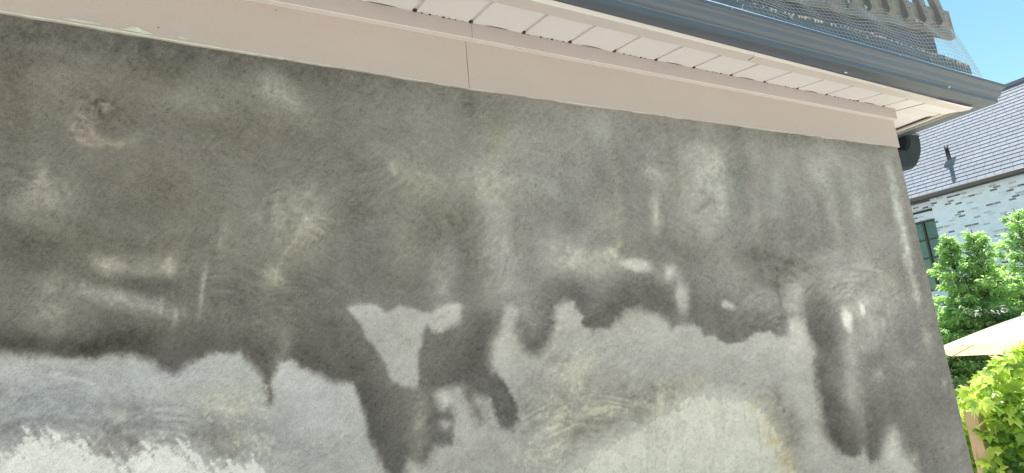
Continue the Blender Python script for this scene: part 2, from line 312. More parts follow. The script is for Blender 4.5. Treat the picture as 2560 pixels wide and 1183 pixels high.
STROKES = [
 ([(522, 672), (512, 700), (505, 740), (497, 785)], 5, 26), ([(556, 584), (550, 610), (546, 628)], 6, 18), ([(690, 716), (693, 680), (708, 640), (728, 608), (750, 588)], 3, 24),
 ([(437, 690), (430, 730), (432, 760), (428, 782)], 4, 14), ([(462, 742), (465, 765), (461, 782)], 3, 14), ([(445, 775), (440, 800), (425, 825)], 5, 18), ([(402, 740), (400, 780)], 4, 14),
 ([(1878, 604), (1885, 640), (1900, 670), (1910, 700), (1908, 724)], 7, -11), ([(1936, 690), (1946, 676), (1962, 670), (1985, 690), (2008, 720)], 6, -14), ([(1946, 690), (1946, 730), (1958, 770), (1966, 800)], 3, -14),
 ([(1990, 705), (2010, 745), (2022, 800), (2040, 850), (2080, 890), (2100, 900)], 5, -9), ([(2054, 650), (2080, 632), (2110, 626), (2150, 634)], 3, 15), ([(2060, 640), (2000, 665), (1975, 680)], 3, 12), ([(2090, 720), (2110, 700), (2150, 700), (2190, 715), (2205, 745)], 4, 12),
 ([(2075, 800), (2085, 760), (2105, 730), (2125, 715)], 3, 10), ([(2202, 770), (2206, 820), (2196, 865), (2175, 890)], 4, 15), ([(2160, 885), (2150, 860), (2156, 845)], 3, 12), ([(1885, 745), (1925, 750), (1950, 760)], 3, 10),
 ([(1780, 610), (1810, 640), (1835, 680), (1845, 720)], 4, 12), ([(1790, 640), (1822, 690), (1830, 730)], 3, 10), ([(2232, 430), (2240, 500), (2256, 590), (2272, 660), (2290, 740)], 6, 14), ([(2211, 380), (2222, 420), (2232, 450)], 7, 12),
 ([(2236, 700), (2244, 760), (2262, 800), (2270, 850)], 6, 16), ([(2252, 720), (2268, 770), (2274, 810)], 4, 12), ([(2215, 745), (2225, 800), (2240, 860), (2252, 900)], 4, 13), ([(1540, 470), (1546, 540), (1540, 600)], 9, 9),
 ([(1495, 600), (1492, 680), (1488, 750)], 6, 6), ([(1390, 560), (1396, 640), (1386, 740)], 6, -6), ([(1352, 560), (1350, 660), (1345, 760)], 5, 6), ([(1302, 770), (1310, 800), (1340, 815), (1380, 790)], 5, 12), ([(1330, 790), (1345, 760), (1360, 740)], 3, 12),
 ([(1192, 400), (1188, 470), (1194, 540)], 8, -7), ([(1700, 395), (1740, 385), (1790, 395), (1820, 420)], 3, 8), ([(1640, 330), (1700, 322), (1780, 330)], 4, -8), ([(2140, 340), (2180, 348), (2215, 368)], 6, -10), ([(2080, 380), (2110, 420), (2120, 470)], 5, 8),
 ([(2000, 460), (2030, 500), (2050, 560)], 6, 9), ([(1940, 430), (1930, 500), (1945, 570)], 6, 8), ([(655, 870), (668, 920), (678, 970)], 5, -16), ([(674, 960), (680, 1010)], 3, -22), ([(1700, 1010), (1702, 1080), (1704, 1183)], 3, -16), ([(1425, 930), (1426, 1000), (1418, 1070)], 3, -10),
 ([(1328, 880), (1325, 930)], 2, -16), ([(1378, 960), (1374, 1020), (1380, 1090)], 3, 12), ([(2160, 990), (2170, 1050), (2176, 1120)], 4, -12), ([(2060, 880), (2052, 960), (2064, 1050), (2090, 1110)], 7, -8), ([(200, 350), (230, 362), (290, 362), (350, 345)], 5, 16),
 ([(180, 290), (178, 320), (196, 350)], 5, 14), ([(225, 290), (228, 330), (250, 352)], 4, 12), ([(215, 260), (250, 250), (290, 262), (302, 290)], 4, -14), ([(240, 275), (262, 268), (285, 282)], 3, 12), ([(580, 830), (640, 805), (720, 790)], 4, 9), ([(600, 850), (680, 825), (740, 812)], 3, 9),
 ([(1000, 655), (1060, 668), (1120, 680)], 5, -7), ([(820, 470), (880, 500), (930, 560)], 6, 6), ([(520, 1010), (580, 1022), (640, 1028)], 4, 16), ([(530, 985), (600, 992), (650, 1000)], 4, 10), ([(40, 960), (90, 930), (150, 925)], 5, 8)]

def wall_paint(x, z):
    q = np.stack([x, np.full_like(x, WY), z], -1) @ M.T
    px = q[..., 0] / q[..., 2] * FPX + CX; py = q[..., 1] / q[..., 2] * FPX + CY
    wx = px + 7 * fbm(px / 34, py / 34, 3, 4) + 3 * fbm(px / 7, py / 7, 9, 2); wy = py + 7 * fbm(px / 34, py / 34, 33, 4) + 3 * fbm(px / 7, py / 7, 39, 2)
    sd = poly_sd(wx, wy, WET); sdh = poly_sd(wx, wy, HOLE)
    # width of the damp edge wanders: crisp in places, feathered in others
    blur = 6 + 20 * np.clip(vnoise(px / 90, py / 90, 5) * 1.6 - 0.3, 0.05, 1)
    wet = sstep(sd + 5 * fbm(px / 9, py / 9, 12, 2), -blur * 0.8, blur * 0.8) * (1 - sstep(sdh, -9, 8))
    up = 126 + 9 * fbm(px / 170, py / 130, 51, 4) + 6 * fbm(px / 55, py / 48, 54, 3) + 11 * sstep(px, 1150, 1500) * fbm((px - 0.12 * py) / 40, py / 130, 57, 3) - 1 + 22 * sstep(px, 700, 1500) - 9 * sstep(py, 620, 900)
    low = 187 + 9 * fbm(px / 120, py / 70, 61, 4) + 9 * fbm(px / 30, py / 22, 64, 3)
    V = low * (1 - wet) + up * wet
    # a darker tide line just inside the damp edge
    V -= 14 * wet * np.exp(-((sd - 22) / 40) ** 2) * (0.55 + 0.9 * vnoise(px / 70, py / 50, 7))
    T = np.ones(px.shape + (3,))
    warm = sstep(1400 - px, 0, 900)[..., None] * wet[..., None]
    T = T * (1 - warm) + T * np.array([1.018, 0.995, 0.965]) * warm
    rest = (wet * (1 - warm[..., 0]))[..., None]
    T = T * (1 - rest) + T * np.array([1.0, 0.996, 0.990]) * rest
    dry = (1 - wet)[..., None]
    lt = sstep(1150 - px, 0, 500)[..., None]
    T = T * (1 - dry) + T * (np.array([0.985, 0.998, 1.006]) * lt + np.array([0.999, 0.997, 0.988]) * (1 - lt)) * dry
    brk = 1.0 + 0.75 * fbm(px / 30, py / 30, 95, 3) + 0.55 * fbm(px / 10, py / 10, 97, 2)
    for (cx, cy, rx, ry, a, dv, ti) in PATCH:
        c, s = math.cos(R(a)), math.sin(R(a)); dx, dy = wx - cx, wy - cy
        u = (dx * c + dy * s) / rx; v = (-dx * s + dy * c) / ry
        r2 = u * u + v * v
        g = np.exp(-0.5 * (r2 ** 1.15)) if abs(dv) < 50 else 1 - sstep(np.sqrt(r2), 0.45, 1.75)
        V += dv * g * (brk if abs(dv) < 50 else 1.0)
        if ti == 2 and cx > 1100: ti = 0
        if ti: T += (np.array(TINT[ti]) - 1) * (0.3 if ti == 1 else 0.45) * g[..., None]
    for poly, dv, bl in LOBES:
        x0 = min(p[0] for p in poly) - 60; x1 = max(p[0] for p in poly) + 60; y0 = min(p[1] for p in poly) - 60; y1 = max(p[1] for p in poly) + 60
        k = (px > x0) & (px < x1) & (py > y0) & (py < y1)
        if k.any():
            V[k] += dv * sstep(poly_sd(wx[k], wy[k], poly), -bl, bl)
    for pts, wd, dv in STROKES:
        x0 = min(p[0] for p in pts) - 30; x1 = max(p[0] for p in pts) + 30; y0 = min(p[1] for p in pts) - 30; y1 = max(p[1] for p in pts) + 30
        k = (px > x0) & (px < x1) & (py > y0) & (py < y1)
        if not k.any(): continue
        qx, qy = wx[k], wy[k]; best = np.full(qx.shape, 1e9); par = np.zeros(qx.shape)
        for i in range(len(pts) - 1):
            (ax_, ay_), (bx_, by_) = pts[i], pts[i + 1]; ex, ey = bx_ - ax_, by_ - ay_
            t_ = np.clip(((qx - ax_) * ex + (qy - ay_) * ey) / (ex * ex + ey * ey), 0, 1)
            dd = np.hypot(qx - ax_ - t_ * ex, qy - ay_ - t_ * ey); cl = dd < best
            best[cl] = dd[cl]; par[cl] = ((i + t_) / (len(pts) - 1))[cl]
        V[k] += dv * np.exp(-(best / wd) ** 2) * (np.sin(np.pi * np.clip(par, 0.04, 0.96)) ** 0.5) * (0.75 + 0.6 * fbm(qx / 14, qy / 14, 88, 2))
    # darker band along the frieze, broken up
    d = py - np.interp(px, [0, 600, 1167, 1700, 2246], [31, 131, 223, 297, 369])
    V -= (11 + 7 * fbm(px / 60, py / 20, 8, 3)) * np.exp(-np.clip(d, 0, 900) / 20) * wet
    # old cream paint and bare white base coat showing through, torn edges
    ud = px * 0.57 + py * 0.82; vd = px * 0.82 - py * 0.57
    b1 = fbm(ud / 58, vd / 9, 71, 3)
    b2 = fbm(ud / 17, vd / 4.5, 72, 3)
    b3 = fbm(px / 16, py / 16, 73, 4)
    sc = poly_sd(px + 10 * b3, py + 10 * b3, CREAM) + 13 * fbm((px * .8 - py * .6) / 34, (px * .6 + py * .8) / 6, 74, 3) + 12 * fbm(px / 5, py / 22, 75, 2) * sstep(px, 1650, 1750)
    cream = np.maximum(sstep(sc, -4, 5), 0.42 * sstep(sc + 26 * b3, -52, 4))
    edge = np.exp(-((sc - 4) / 24) ** 2) * cream
    cv = 221 + 9 * fbm(px / 90, py / 60, 81, 5) + 10 * fbm(px / 24, py / 40, 82, 3) - 16 * sstep(fbm(px / 4.5, py / 9, 83, 2), 0.15, 0.6) - 9 * sstep(fbm(px / 9, py / 90, 84, 2), 0.2, 0.6)
    V = V * (1 - cream) + cv * cream
    T = T * (1 - cream[..., None]) + np.array([0.998, 1.0, 0.972]) * cream[..., None]
    right = sstep(px + 30 * b3, 1850, 1940) * np.exp(-(sc / 30) ** 2) * cream * (0.4 + 0.8 * sstep(b3, -.4, .4))
    V -= right * 20
    T += right[..., None] * (np.array([1.04, 0.99, 0.87]) - 1)
    s2 = poly_sd(px + 12 * b3, py + 12 * b3, WHITE) + 44 * b1 + 12 * b2 + 26 * fbm(px / 8, py / 8, 76, 4) - 2
    wh = np.maximum(sstep(s2, -3, 5), 0.35 * sstep(s2 + 22 * b3, -34, 4))
    V = V * (1 - wh) + (234 + 8 * fbm(px / 60, py / 40, 91, 3)) * wh
    T = T * (1 - wh[..., None]) + np.array([0.985, 1.0, 1.0]) * wh[..., None]
    # scraped nicks of the old paint
    for k, (cx, cy, rx, ry, n) in enumerate([(1430, 950, 60, 60, 0.14), (1390, 1080, 50, 80, 0.2), (1510, 1024, 70, 16, 0.3), (1660, 1000, 50, 40, 0.18), (600, 1010, 110, 60, 0.16), (640, 1110, 60, 40, 0.3), (1345, 1140, 70, 40, 0.22), (1450, 880, 60, 40, 0.1), (800, 1060, 70, 60, 0.08)]):
        m = np.exp(-(((px - cx) / rx) ** 2 + ((py - cy) / ry) ** 2))
        s = sstep(fbm(px / 9, py / 9, 100 + k, 4) * 0.5 + 0.5 + m * n * 0.75, 0.66, 0.80) * sstep(m, 0.1, 0.5)
        V += s * (212 - V) * 0.6; T += s[..., None] * (np.array([1.0, 1.0, 0.965]) - 1)
    # trowel lines
    H = np.zeros_like(px)
    for k, (cx, cy, r0, r1, a0, a1, amp, sp) in enumerate(SWIRL):
        dx, dy = px - cx, (py - cy) * 1.12; r = np.hypot(dx, dy)
        ang = np.degrees(np.arctan2(dy, dx)) % 360; a0 %= 360; span = (a1 - SWIRL[k][4])
        rel = (ang - a0) % 360
        m = sstep(r, r0 - 12, r0 + 12) * (1 - sstep(r, r1 - 30, r1)) * sstep(rel, 0, 18) * (1 - sstep(rel, span - 18, span))
        wob = r / sp + 1.3 * fbm(ang / 25, r / 70, 200 + k, 2)
        H += m * amp * 1.7 * (vnoise(wob, ang / 14, 300 + k) - 0.5) * 2 * (0.35 + 1.1 * vnoise(px / 45, py / 45, 400 + k))
    # general hand-trowelled grain: short strokes whose direction wanders
    th = 2.2 * fbm(px / 330, py / 260, 501, 2) * math.pi
    for k, (sl, sw, am) in enumerate(((34, 6.5, 5.5), (15, 5.0, 3.6))):
        u = px * np.cos(0.5) + py * np.sin(0.5); v = -px * np.sin(0.5) + py * np.cos(0.5)
        u2 = px * np.cos(2.4) + py * np.sin(2.4); v2 = -px * np.sin(2.4) + py * np.cos(2.4)
        mm = sstep(fbm(px / 150, py / 120, 600 + k, 2), -0.25, 0.25)
        H += am * (fbm(u / sl, v / sw, 510 + k, 2) * mm + fbm(u2 / sl, v2 / sw, 520 + k, 2) * (1 - mm))
    # vertical run marks on the right
    H += 5 * sstep(px, 1250, 1700) * wet * fbm((px - 0.13 * (py - 600)) / 11, py / 110, 531, 3)
    V = V + H * (1 - 0.4 * cream)
    # open sand pores: small dark specks, denser on the dry part
    sp = vnoise(px / 2.6, py / 2.6, 701) * 0.55 + vnoise(px / 5.0, py / 5.0, 702) * 0.45
    spd = sstep(fbm(px / 80, py / 60, 711, 3), -0.3, 0.35)
    V -= 19 * sstep(sp, 0.60, 0.84) * (0.35 + 0.65 * spd) * (1 - 0.5 * cream)
    V += 7 * (vnoise(px / 2.6, py / 2.6, 721) - 0.5) * 2 + 4.5 * fbm(px / 6.5, py / 6.0, 722, 2) + 6 * (vnoise(px / 3.4, py / 3.4, 731) - 0.5) * 2
    V = 128 + (V - 128) * 1.0
    srgb = np.clip(V[..., None] * T, 40, 250) / 255.0
    lin = np.where(srgb <= 0.04045, srgb / 12.92, ((srgb + 0.055) / 1.055) ** 2.4)
    relief = H * 0.00011 + 0.0011 * fbm(x * 2.1, z * 2.3, 801, 3) - 0.0003 * sstep(sp, 0.7, 0.84)
    return lin, relief

ALB = (0.86, 0.815, 0.80)                                   # display-white of the survey -> albedo
def build_wall():
    nx, nz = 940, 520
    t = np.linspace(0, 1, nx)
    xs = -0.95 + (WX1 + 0.95) * (0.62 * t + 0.38 * t * t)
    v = np.linspace(0, 1, nz)
    X, Vv = np.meshgrid(xs, v, indexing='ij')
    Z = -1.05 + (walltop(X) + 1.05) * Vv
    col, rel = wall_paint(X, Z)
    # corner arris is hand made: it wanders a little
    last = X[-1].copy()
    wob = 0.006 * fbm(Z[-1] * 2.2, Z[-1] * 0, 5, 3) + 0.0035 * fbm(Z[-1] * 18, Z[-1] * 0, 6, 3)
    fall = sstep(X, WX1 - 0.06, WX1)
    X = X + fall * wob[None, :]
    Y = WY - rel + 0.010 * sstep(X, WX1 - 0.016, WX1 + 0.004) ** 2
    co = np.stack([X, Y, Z], -1).reshape(-1, 3)
    i = np.arange(nx * nz).reshape(nx, nz)
    q = np.stack([i[:-1, :-1], i[1:, :-1], i[1:, 1:], i[:-1, 1:]], -1).reshape(-1, 4)
    cl = col.reshape(-1, 3) * np.array(ALB)
    # the rest of the shell: left run, base, right return, back (coarse)
    base = len(co)
    arr = [(-6, WY, GROUND - 0.8), (-0.95, WY, GROUND - 0.8), (-0.95, WY, -1.05), (-0.95, WY, float(walltop(-0.95))), (-6, WY, float(walltop(-6))),
           (WX1, WY, GROUND - 0.8), (WX1, WY, -1.05),
           (WX1, WY + .010, GROUND - 0.8), (WX1, WY + .010, 1.45), (WX1, 8.0, 1.45), (WX1, 8.0, GROUND - 0.8),
           (-6, 8.0, GROUND - 0.8), (-6, 8.0, 1.45), (-6, WY, 1.45)]
    co = np.vstack([co, np.array(arr)])
    b = base
    tri = [(b, b + 1, b + 3, b + 4), (b + 1, b + 5, b + 6, b + 2), (b + 7, b + 10, b + 9, b + 8), (b + 10, b + 11, b + 12, b + 9), (b + 11, b, b + 13, b + 12)]
    allq = np.vstack([q, np.array(tri)])
    me = bpy.data.meshes.new('wall')
    me.vertices.add(len(co)); me.vertices.foreach_set('co', co.astype(np.float32).ravel())
    me.loops.add(allq.size); me.loops.foreach_set('vertex_index', allq.astype(np.int32).ravel())
    me.polygons.add(len(allq)); me.polygons.foreach_set('loop_start', (np.arange(len(allq)) * 4).astype(np.int32))
    me.update(calc_edges=True); me.validate()
    ca = me.color_attributes.new('render_coat', 'FLOAT_COLOR', 'POINT')
    full = np.ones((len(co), 4), np.float32); full[:base, :3] = cl; full[base:, :3] = (0.25, 0.245, 0.23)
    ca.data.foreach_set('color', full.ravel())
    me.shade_smooth()
    m, t_, b_ = newmat('parged render')
    at = t_.nodes.new('ShaderNodeAttribute'); at.attribute_name = 'render_coat'
    c = coords(t_)
    n1 = noise(t_, c, 210, 3, 0.7); n2 = noise(t_, c, 420, 2, 0.6)
    f = ramp(t_, n1, [(0.30, 0.74), (0.44, 0.95), (0.56, 1.03), (0.72, 1.14)])
    a = mixc(t_, 1.0, at.outputs['Color'], f, 'MULTIPLY')
    t_.links.new(a, b_.inputs['Base Color']); b_.inputs['Roughness'].default_value = 0.93
    b_.inputs['Specular IOR Level'].default_value = 0.2
    ad = t_.nodes.new('ShaderNodeMath'); ad.operation = 'ADD'; t_.links.new(n1, ad.inputs[0]); t_.links.new(n2, ad.inputs[1])
    bump(t_, b_, ad.outputs[0], 0.55, 0.0035)
    o = link('wall', me, m, house)
    o['label'] = 'grey cement parging with damp dark stains, pale dry patches and trowel swirls'
    return o
wall = build_wall()

# ---- painted trim colours (measured-looking warm off-white)
mt_frieze = simple('frieze paint', (0.350, 0.302, 0.292), 0.62, 0.06, 1.7, bmp=0.10, fine=90)
mt_crown = simple('crown paint', (0.325, 0.298, 0.305), 0.6, 0.05, 2.0, bmp=0.04, fine=90)
mt_crown_lit = simple('crown underside lit', (0.54, 0.51, 0.53), 0.6, 0.03, 2.0, bmp=0.04, fine=90)  # lighter crown colour with ground bounce painted in
mt_soffit = simple('soffit vinyl', (0.68, 0.665, 0.70), 0.55, 0.035, 3.0, stretch=(1, 0.25, 1), bmp=0.05, fine=70)
mt_edge = simple('soffit channel', (0.57, 0.54, 0.54), 0.5, 0.04, 4.0, stretch=(0.4, 1, 1), bmp=0.03)
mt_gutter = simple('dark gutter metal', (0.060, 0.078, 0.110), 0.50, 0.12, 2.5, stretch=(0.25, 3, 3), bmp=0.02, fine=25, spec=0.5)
mt_caulk = simple('old caulk', (0.46, 0.46, 0.42), 0.8, 0.18, 22, bmp=0.3)
mt_grime_shade = simple('grime_and_gap_shade', (0.035, 0.032, 0.03), 0.95, 0.3, 30)
mt_gap = simple('dark cavity', (0.03, 0.03, 0.032), 0.95, 0.1)
mt_flake = simple('lifted paint flake', (0.43, 0.44, 0.41), 0.8, 0.2, 40)

# ---- frieze boards, butt joint at x = 1.053
def frieze(x0, x1):
    n = 60; vs = []; fs = []
    for i in range(n + 1):
        x = x0 + (x1 - x0) * i / n
        zb = float(walltop(x)) - 0.002
        vs += [(x, 2.1905, zb + 0.0016), (x, 2.1905, 1.4225), (x, 2.205, 1.4225), (x, 2.205, zb), (x, 2.1925, zb)]
    for i in range(n):
        for k in range(5):
            fs.append((i * 5 + k, i * 5 + (k + 1) % 5, (i + 1) * 5 + (k + 1) % 5, (i + 1) * 5 + k))
    fs += [(0, 1, 2, 3, 4), tuple(n * 5 + k for k in (4, 3, 2, 1, 0))]
    mb = MB(); mb.add(vs, fs); return mb.build('frieze_board', mt_frieze, house)
frieze(-6, 1.0515); frieze(1.0540, 4.190)
mb = MB(); mb.box(1.051, 1.0545, 2.196, 2.204, 1.20, 1.42); mb.build('joint_gap', mt_gap, house)
# ---- crown trim: two lengths with a lip at the top
def crown(x0, x1):
    p = [(2.163, 1.4200), (2.163, 1.4880), (2.158, 1.4895), (2.158, 1.4940), (2.192, 1.4940), (2.192, 1.4226), (2.190, 1.4200)]
    MB().prism(p, 0, x0, x1).build('crown_trim', mt_crown, house, bevel=0.0008)
crown(-6, 1.0728); crown(1.0740, 4.188)
for a_, b_ in ((-6, 1.0728), (1.0740, 4.187)):
    MB().box(a_, b_, 2.1622, 2.1903, 1.4165, 1.4198).build('crown_lit_underside', mt_crown_lit, house)  # pale strip imitating bounce light on the crown's underside
# ---- ragged caulk line under the frieze
mb = MB(); n = 900; vs = []; fs = []
for i in range(n + 1):
    x = -0.8 + (4.17 + 0.8) * i / n
    th = 0.0015 + 0.0022 * max(-0.6, float(fbm(np.array(x * 9.0), np.array(0.3), 41, 3)) * 1.6) + (0.0022 if x < 0.3 else 0)
    up = 0.0008 + (0.0035 * max(0, float(fbm(np.array(x * 5.0), np.array(3.3), 42, 3))) if x < 0.6 else 0)
    z = float(walltop(x)) - 0.001
    vs += [(x, 2.1885, z + up), (x, 2.1885, z - th), (x, 2.203, z - th), (x, 2.203, z + up)]
for i in range(n):
    fs += [(i * 4 + k, i * 4 + (k + 1) % 4, i * 4 + 4 + (k + 1) % 4, i * 4 + 4 + k) for k in range(4)]
fs += [(0, 1, 2, 3), tuple(n * 4 + k for k in (3, 2, 1, 0))]
mb.add(vs, fs).build('caulk_line', mt_caulk, house)
# ---- peeling flakes on the frieze (left)
def flake(pts, y0=2.1895, th=0.003):
    P = [onY(px, py, y0) for px, py in pts]
    mb = MB(); mb.prism([(p[0], p[2]) for p in P], 1, y0 - th, y0 + 0.002)
    mb.build('paint_flake', mt_flake, house)
flake([(296, 71), (312, 72), (331, 67), (345, 70), (358, 77), (372, 82), (384, 88), (360, 86), (335, 80), (310, 76)])
flake([(440, 93), (448, 91), (460, 95), (474, 99), (455, 98)], th=0.002)
flake([(150, 44), (190, 49), (230, 56), (262, 63), (228, 60), (186, 54)], th=0.002)

# ---- soffit with V grooves, sloping down outwards
SN = (-0.150907, 0.988548, 1.149)
def zs(y): return (SN[2] - SN[0] * y * 1.0) / SN[1] if y < 2.2 else (SN[2] - SN[0] * 2.2) / SN[1]
GX = [-0.53 - 0.268 * k for k in range(20, 0, -1)] + [-0.53, -0.262, 0.006, 0.274, 0.543, 0.813, 1.067, 1.329, 1.578, 1.840, 2.103, 2.364, 2.641, 2.907, 3.190, 3.460, 3.766, 4.040]
def ye(x): return 1.858 + 0.0232 * (x - 1.2)
mb = MB(); rows = []
xs = [(-6, 0)]
for g in GX: xs += [(g - 0.0115, 0), (g - 0.005, 0.010), (g + 0.009, 0.010), (g + 0.0095, 0)]
xs += [(4.232, 0)]
ys = [2.196, 2.16, 2.08, 2.0, 1.90]
vs = []; fs = []
for i, (x, up) in enumerate(xs):
    seg = (i // 4)
    for j, y in enumerate(ys):
        sag = 0.0
        vs.append((x, y if j < 4 else ye(x) + 0.03, zs(y if j < 4 else ye(x) + .03) + up + sag))
for i in range(len(xs) - 1):
    for j in range(4):
        a = i * 5 + j; fs.append((a, a + 1, a + 6, a + 5))
mb.add(vs, fs)
# corner and side soffit: flat panels with one groove running along x at the corner, ribbed beyond
XO = 4.66
yy = [1.92, 2.045, 2.048, 2.06, 2.063]
def strip(x0, x1, prof):
    vs = []; fs = []
    for (y, z) in prof: vs += [(x0, y, z), (x1, y, z)]
    for i in range(len(prof) - 1): fs.append((2 * i, 2 * i + 1, 2 * i + 3, 2 * i + 2))
    mb.add(vs, fs)
prof = []
for (y, up) in [(1.92, 0), (2.10, 0), (2.1025, .011), (2.112, .011), (2.1145, 0)] : prof.append((y, zs(y) + up))
y = 2.12
prof.append((2.2, zs(2.2)))
k = 0
while y < 7.5:
    y2 = 2.2 + k * 0.268
    if y2 > 2.2:
        prof += [(y2 - .0085, zs(9)), (y2 - .006, zs(9) + .011), (y2 + .006, zs(9) + .011), (y2 + .0085, zs(9))]
    k += 1; y = y2
strip(4.240, XO, prof)
mb.build('soffit', mt_soffit, house)
# dark seam strip where the front soffit meets the corner panel (J channel)
mb = MB()
mb.add([(4.232, 1.99, zs(1.99) - .001), (4.240, 1.99, zs(1.99) - .001), (4.240, 2.19, zs(2.19) - .001), (4.232, 2.19, zs(2.19) - .001),
        (4.232, 1.99, zs(1.99) + .02), (4.240, 1.99, zs(1.99) + .02), (4.240, 2.19, zs(2.19) + .02), (4.232, 2.19, zs(2.19) + .02)],
       [(4, 5, 6, 7), (0, 3, 7, 4), (1, 2, 6, 5)])
mb.build('soffit_seam', mt_gap, house)
# outer channel: front strip + lip
def channel(x0, x1, dz):
    n = 8; vs = []; fs = []
    for i in range(n + 1):
        x = x0 + (x1 - x0) * i / n; y0 = ye(x); y1 = y0 + 0.082 - 0.006 * (x - 1.2)
        za, zb = zs(y0) - 0.006 - dz, zs(y1) - 0.0045 - dz
        vs += [(x, y0, za), (x, y1, zb), (x, y1, zb + 0.008), (x, y0 + 0.004, 1.4665), (x, y0, 1.4665)]
    for i in range(n): fs += [(i * 5 + k, i * 5 + (k + 1) % 5, i * 5 + 5 + (k + 1) % 5, i * 5 + 5 + k) for k in range(5)]
    fs += [(0, 1, 2, 3, 4), tuple(n * 5 + k for k in (4, 3, 2, 1, 0))]
    return MB().add(vs, fs).build('soffit_channel', mt_edge, house)
channel(-6, 3.93, 0); channel(3.9305, 4.662, 0.0015)
# side channel (runs back along y at x = 4.62..4.66) with a dark strip imitating its inner shade
mb = MB(); mb.box(4.625, 4.662, 1.99, 2.60, zs(9) - 0.016, zs(9) - 0.012); mb.box(4.655, 4.662, 1.945, 2.60, zs(9) - 0.012, zs(9) + 0.03)
mb.box(4.625, 4.628, 2.02, 2.60, zs(9) - 0.012, zs(9) - 0.004)
mb.box(4.600, 4.668, 2.60, 7.5, zs(9) - 0.024, zs(9) - 0.018); mb.box(4.655, 4.668, 2.60, 7.5, zs(9) - 0.018, zs(9) + 0.03)
mb.build('side_channel', mt_edge, house)
mb = MB(); mb.box(4.604, 4.6245, 2.02, 7.4, zs(9) - 0.006, zs(9) - 0.002); mb.build('channel_shade_strip', mt_grime_shade, house)  # solid dark strip in place of the shadow inside the channel

# dirt lumps and gap shade modelled as dark crescents along the inner soffit edge
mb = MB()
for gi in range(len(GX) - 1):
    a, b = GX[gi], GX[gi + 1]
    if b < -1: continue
    if gi % 2 == 0:      # dark crescent stands in for shade in the bowed panel's gap
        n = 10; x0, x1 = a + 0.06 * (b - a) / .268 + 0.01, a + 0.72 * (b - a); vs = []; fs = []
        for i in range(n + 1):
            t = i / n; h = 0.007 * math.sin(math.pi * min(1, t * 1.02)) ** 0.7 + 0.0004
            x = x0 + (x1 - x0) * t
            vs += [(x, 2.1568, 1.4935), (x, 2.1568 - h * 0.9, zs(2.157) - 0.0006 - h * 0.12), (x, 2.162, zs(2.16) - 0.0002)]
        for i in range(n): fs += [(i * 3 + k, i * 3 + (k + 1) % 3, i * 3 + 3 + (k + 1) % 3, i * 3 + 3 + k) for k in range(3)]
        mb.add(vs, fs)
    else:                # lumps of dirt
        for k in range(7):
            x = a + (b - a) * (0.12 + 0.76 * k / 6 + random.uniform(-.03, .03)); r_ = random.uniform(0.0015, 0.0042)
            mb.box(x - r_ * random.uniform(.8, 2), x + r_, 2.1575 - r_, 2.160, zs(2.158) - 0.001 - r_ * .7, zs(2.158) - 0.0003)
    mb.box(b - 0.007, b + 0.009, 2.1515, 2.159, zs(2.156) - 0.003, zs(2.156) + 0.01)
mb.build('grime_and_gap_shade', mt_grime_shade, house)['kind'] = 'stuff'
# tiny specks on crown and frieze
mb = MB()
for (px, py) in [(1352, 125), (1358, 128), (1366, 132), (1372, 135), (1384, 131), (1461, 148), (1477, 153), (1660, 168), (1290, 118), (1300, 121)]:
    p = onY(px, py, 2.1628); s = random.uniform(.001, .0022); mb.box(p[0] - s, p[0] + s, 2.1617, 2.1632, p[2] - s * .7, p[2] + s * .7)
for (px, py) in [(1990, 320), (1502, 132), (690, 26), (396, 69), (1245, 116)]:
    p = onY(px, py, 2.1903); s = random.uniform(.001, .002); mb.box(p[0] - s, p[0] + s, 2.1895, 2.191, p[2] - s, p[2] + s)
mb.build('dirt_specks', mt_grime_shade, house)['kind'] = 'stuff'

# ---- fascia, roof deck
mt_fascia = simple('fascia', (0.42, 0.40, 0.35), 0.6, 0.1)
mb = MB(); mb.box(-6, 4.668, 1.942, 1.955, 1.470, 1.60); mb.box(4.669, 4.682, 1.942, 7.5, 1.470, 1.60); mb.build('fascia', mt_fascia, house)
mt_roof = simple('flat roof felt', (0.06, 0.062, 0.068), 0.9, 0.3, 8, bmp=0.4)
mb = MB(); mb.box(-6, 4.70, 1.90, 7.6, 1.602, 1.64); mb.build('roof', mt_roof, house)

# ---- K-style gutter, front run mitred into the side run
def gutter():
    prof = [(-0.113, 1.600), (-0.113, 1.4695), (-0.008, 1.4680), (0.000, 1.4705), (0.001, 1.496), (0.0045, 1.502), (0.0045, 1.506), (0.012, 1.510), (0.020, 1.526), (0.0265, 1.548),
            (0.034, 1.558), (0.044, 1.563), (0.0465, 1.567), (0.0465, 1.586), (0.043, 1.5905), (0.036, 1.590), (0.0345, 1.585)]
    inner = [(o - 0.0012 if 0 < i < len(prof) - 1 and o > -0.1 else o + 0.0012, z + 0.0012 if z < 1.58 else z - 0.0012) for i, (o, z) in enumerate(prof)][::-1]
    loop = prof + inner; n = len(loop)
    path = []
    for k in range(41):
        x = -6 + (4.79 + 6) * k / 40; wob = 0.0012 * math.sin(x * 2.3) if k < 40 else 0
        path.append([((x if k < 40 else 4.79 + o), 1.813 + 0.0075 * (x - 2.47) - o, z + wob) for (o, z) in loop])
    for k in range(1, 21):
        y = 1.83 + (7.5 - 1.83) * k / 20
        path.append([(4.79 + o, y, z) for (o, z) in loop])
    vs = [p for row in path for p in row]; fs = []
    for i in range(len(path) - 1):
        for k in range(n): fs.append((i * n + k, i * n + (k + 1) % n, (i + 1) * n + (k + 1) % n, (i + 1) * n + k))
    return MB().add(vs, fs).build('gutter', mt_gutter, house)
gut = gutter()
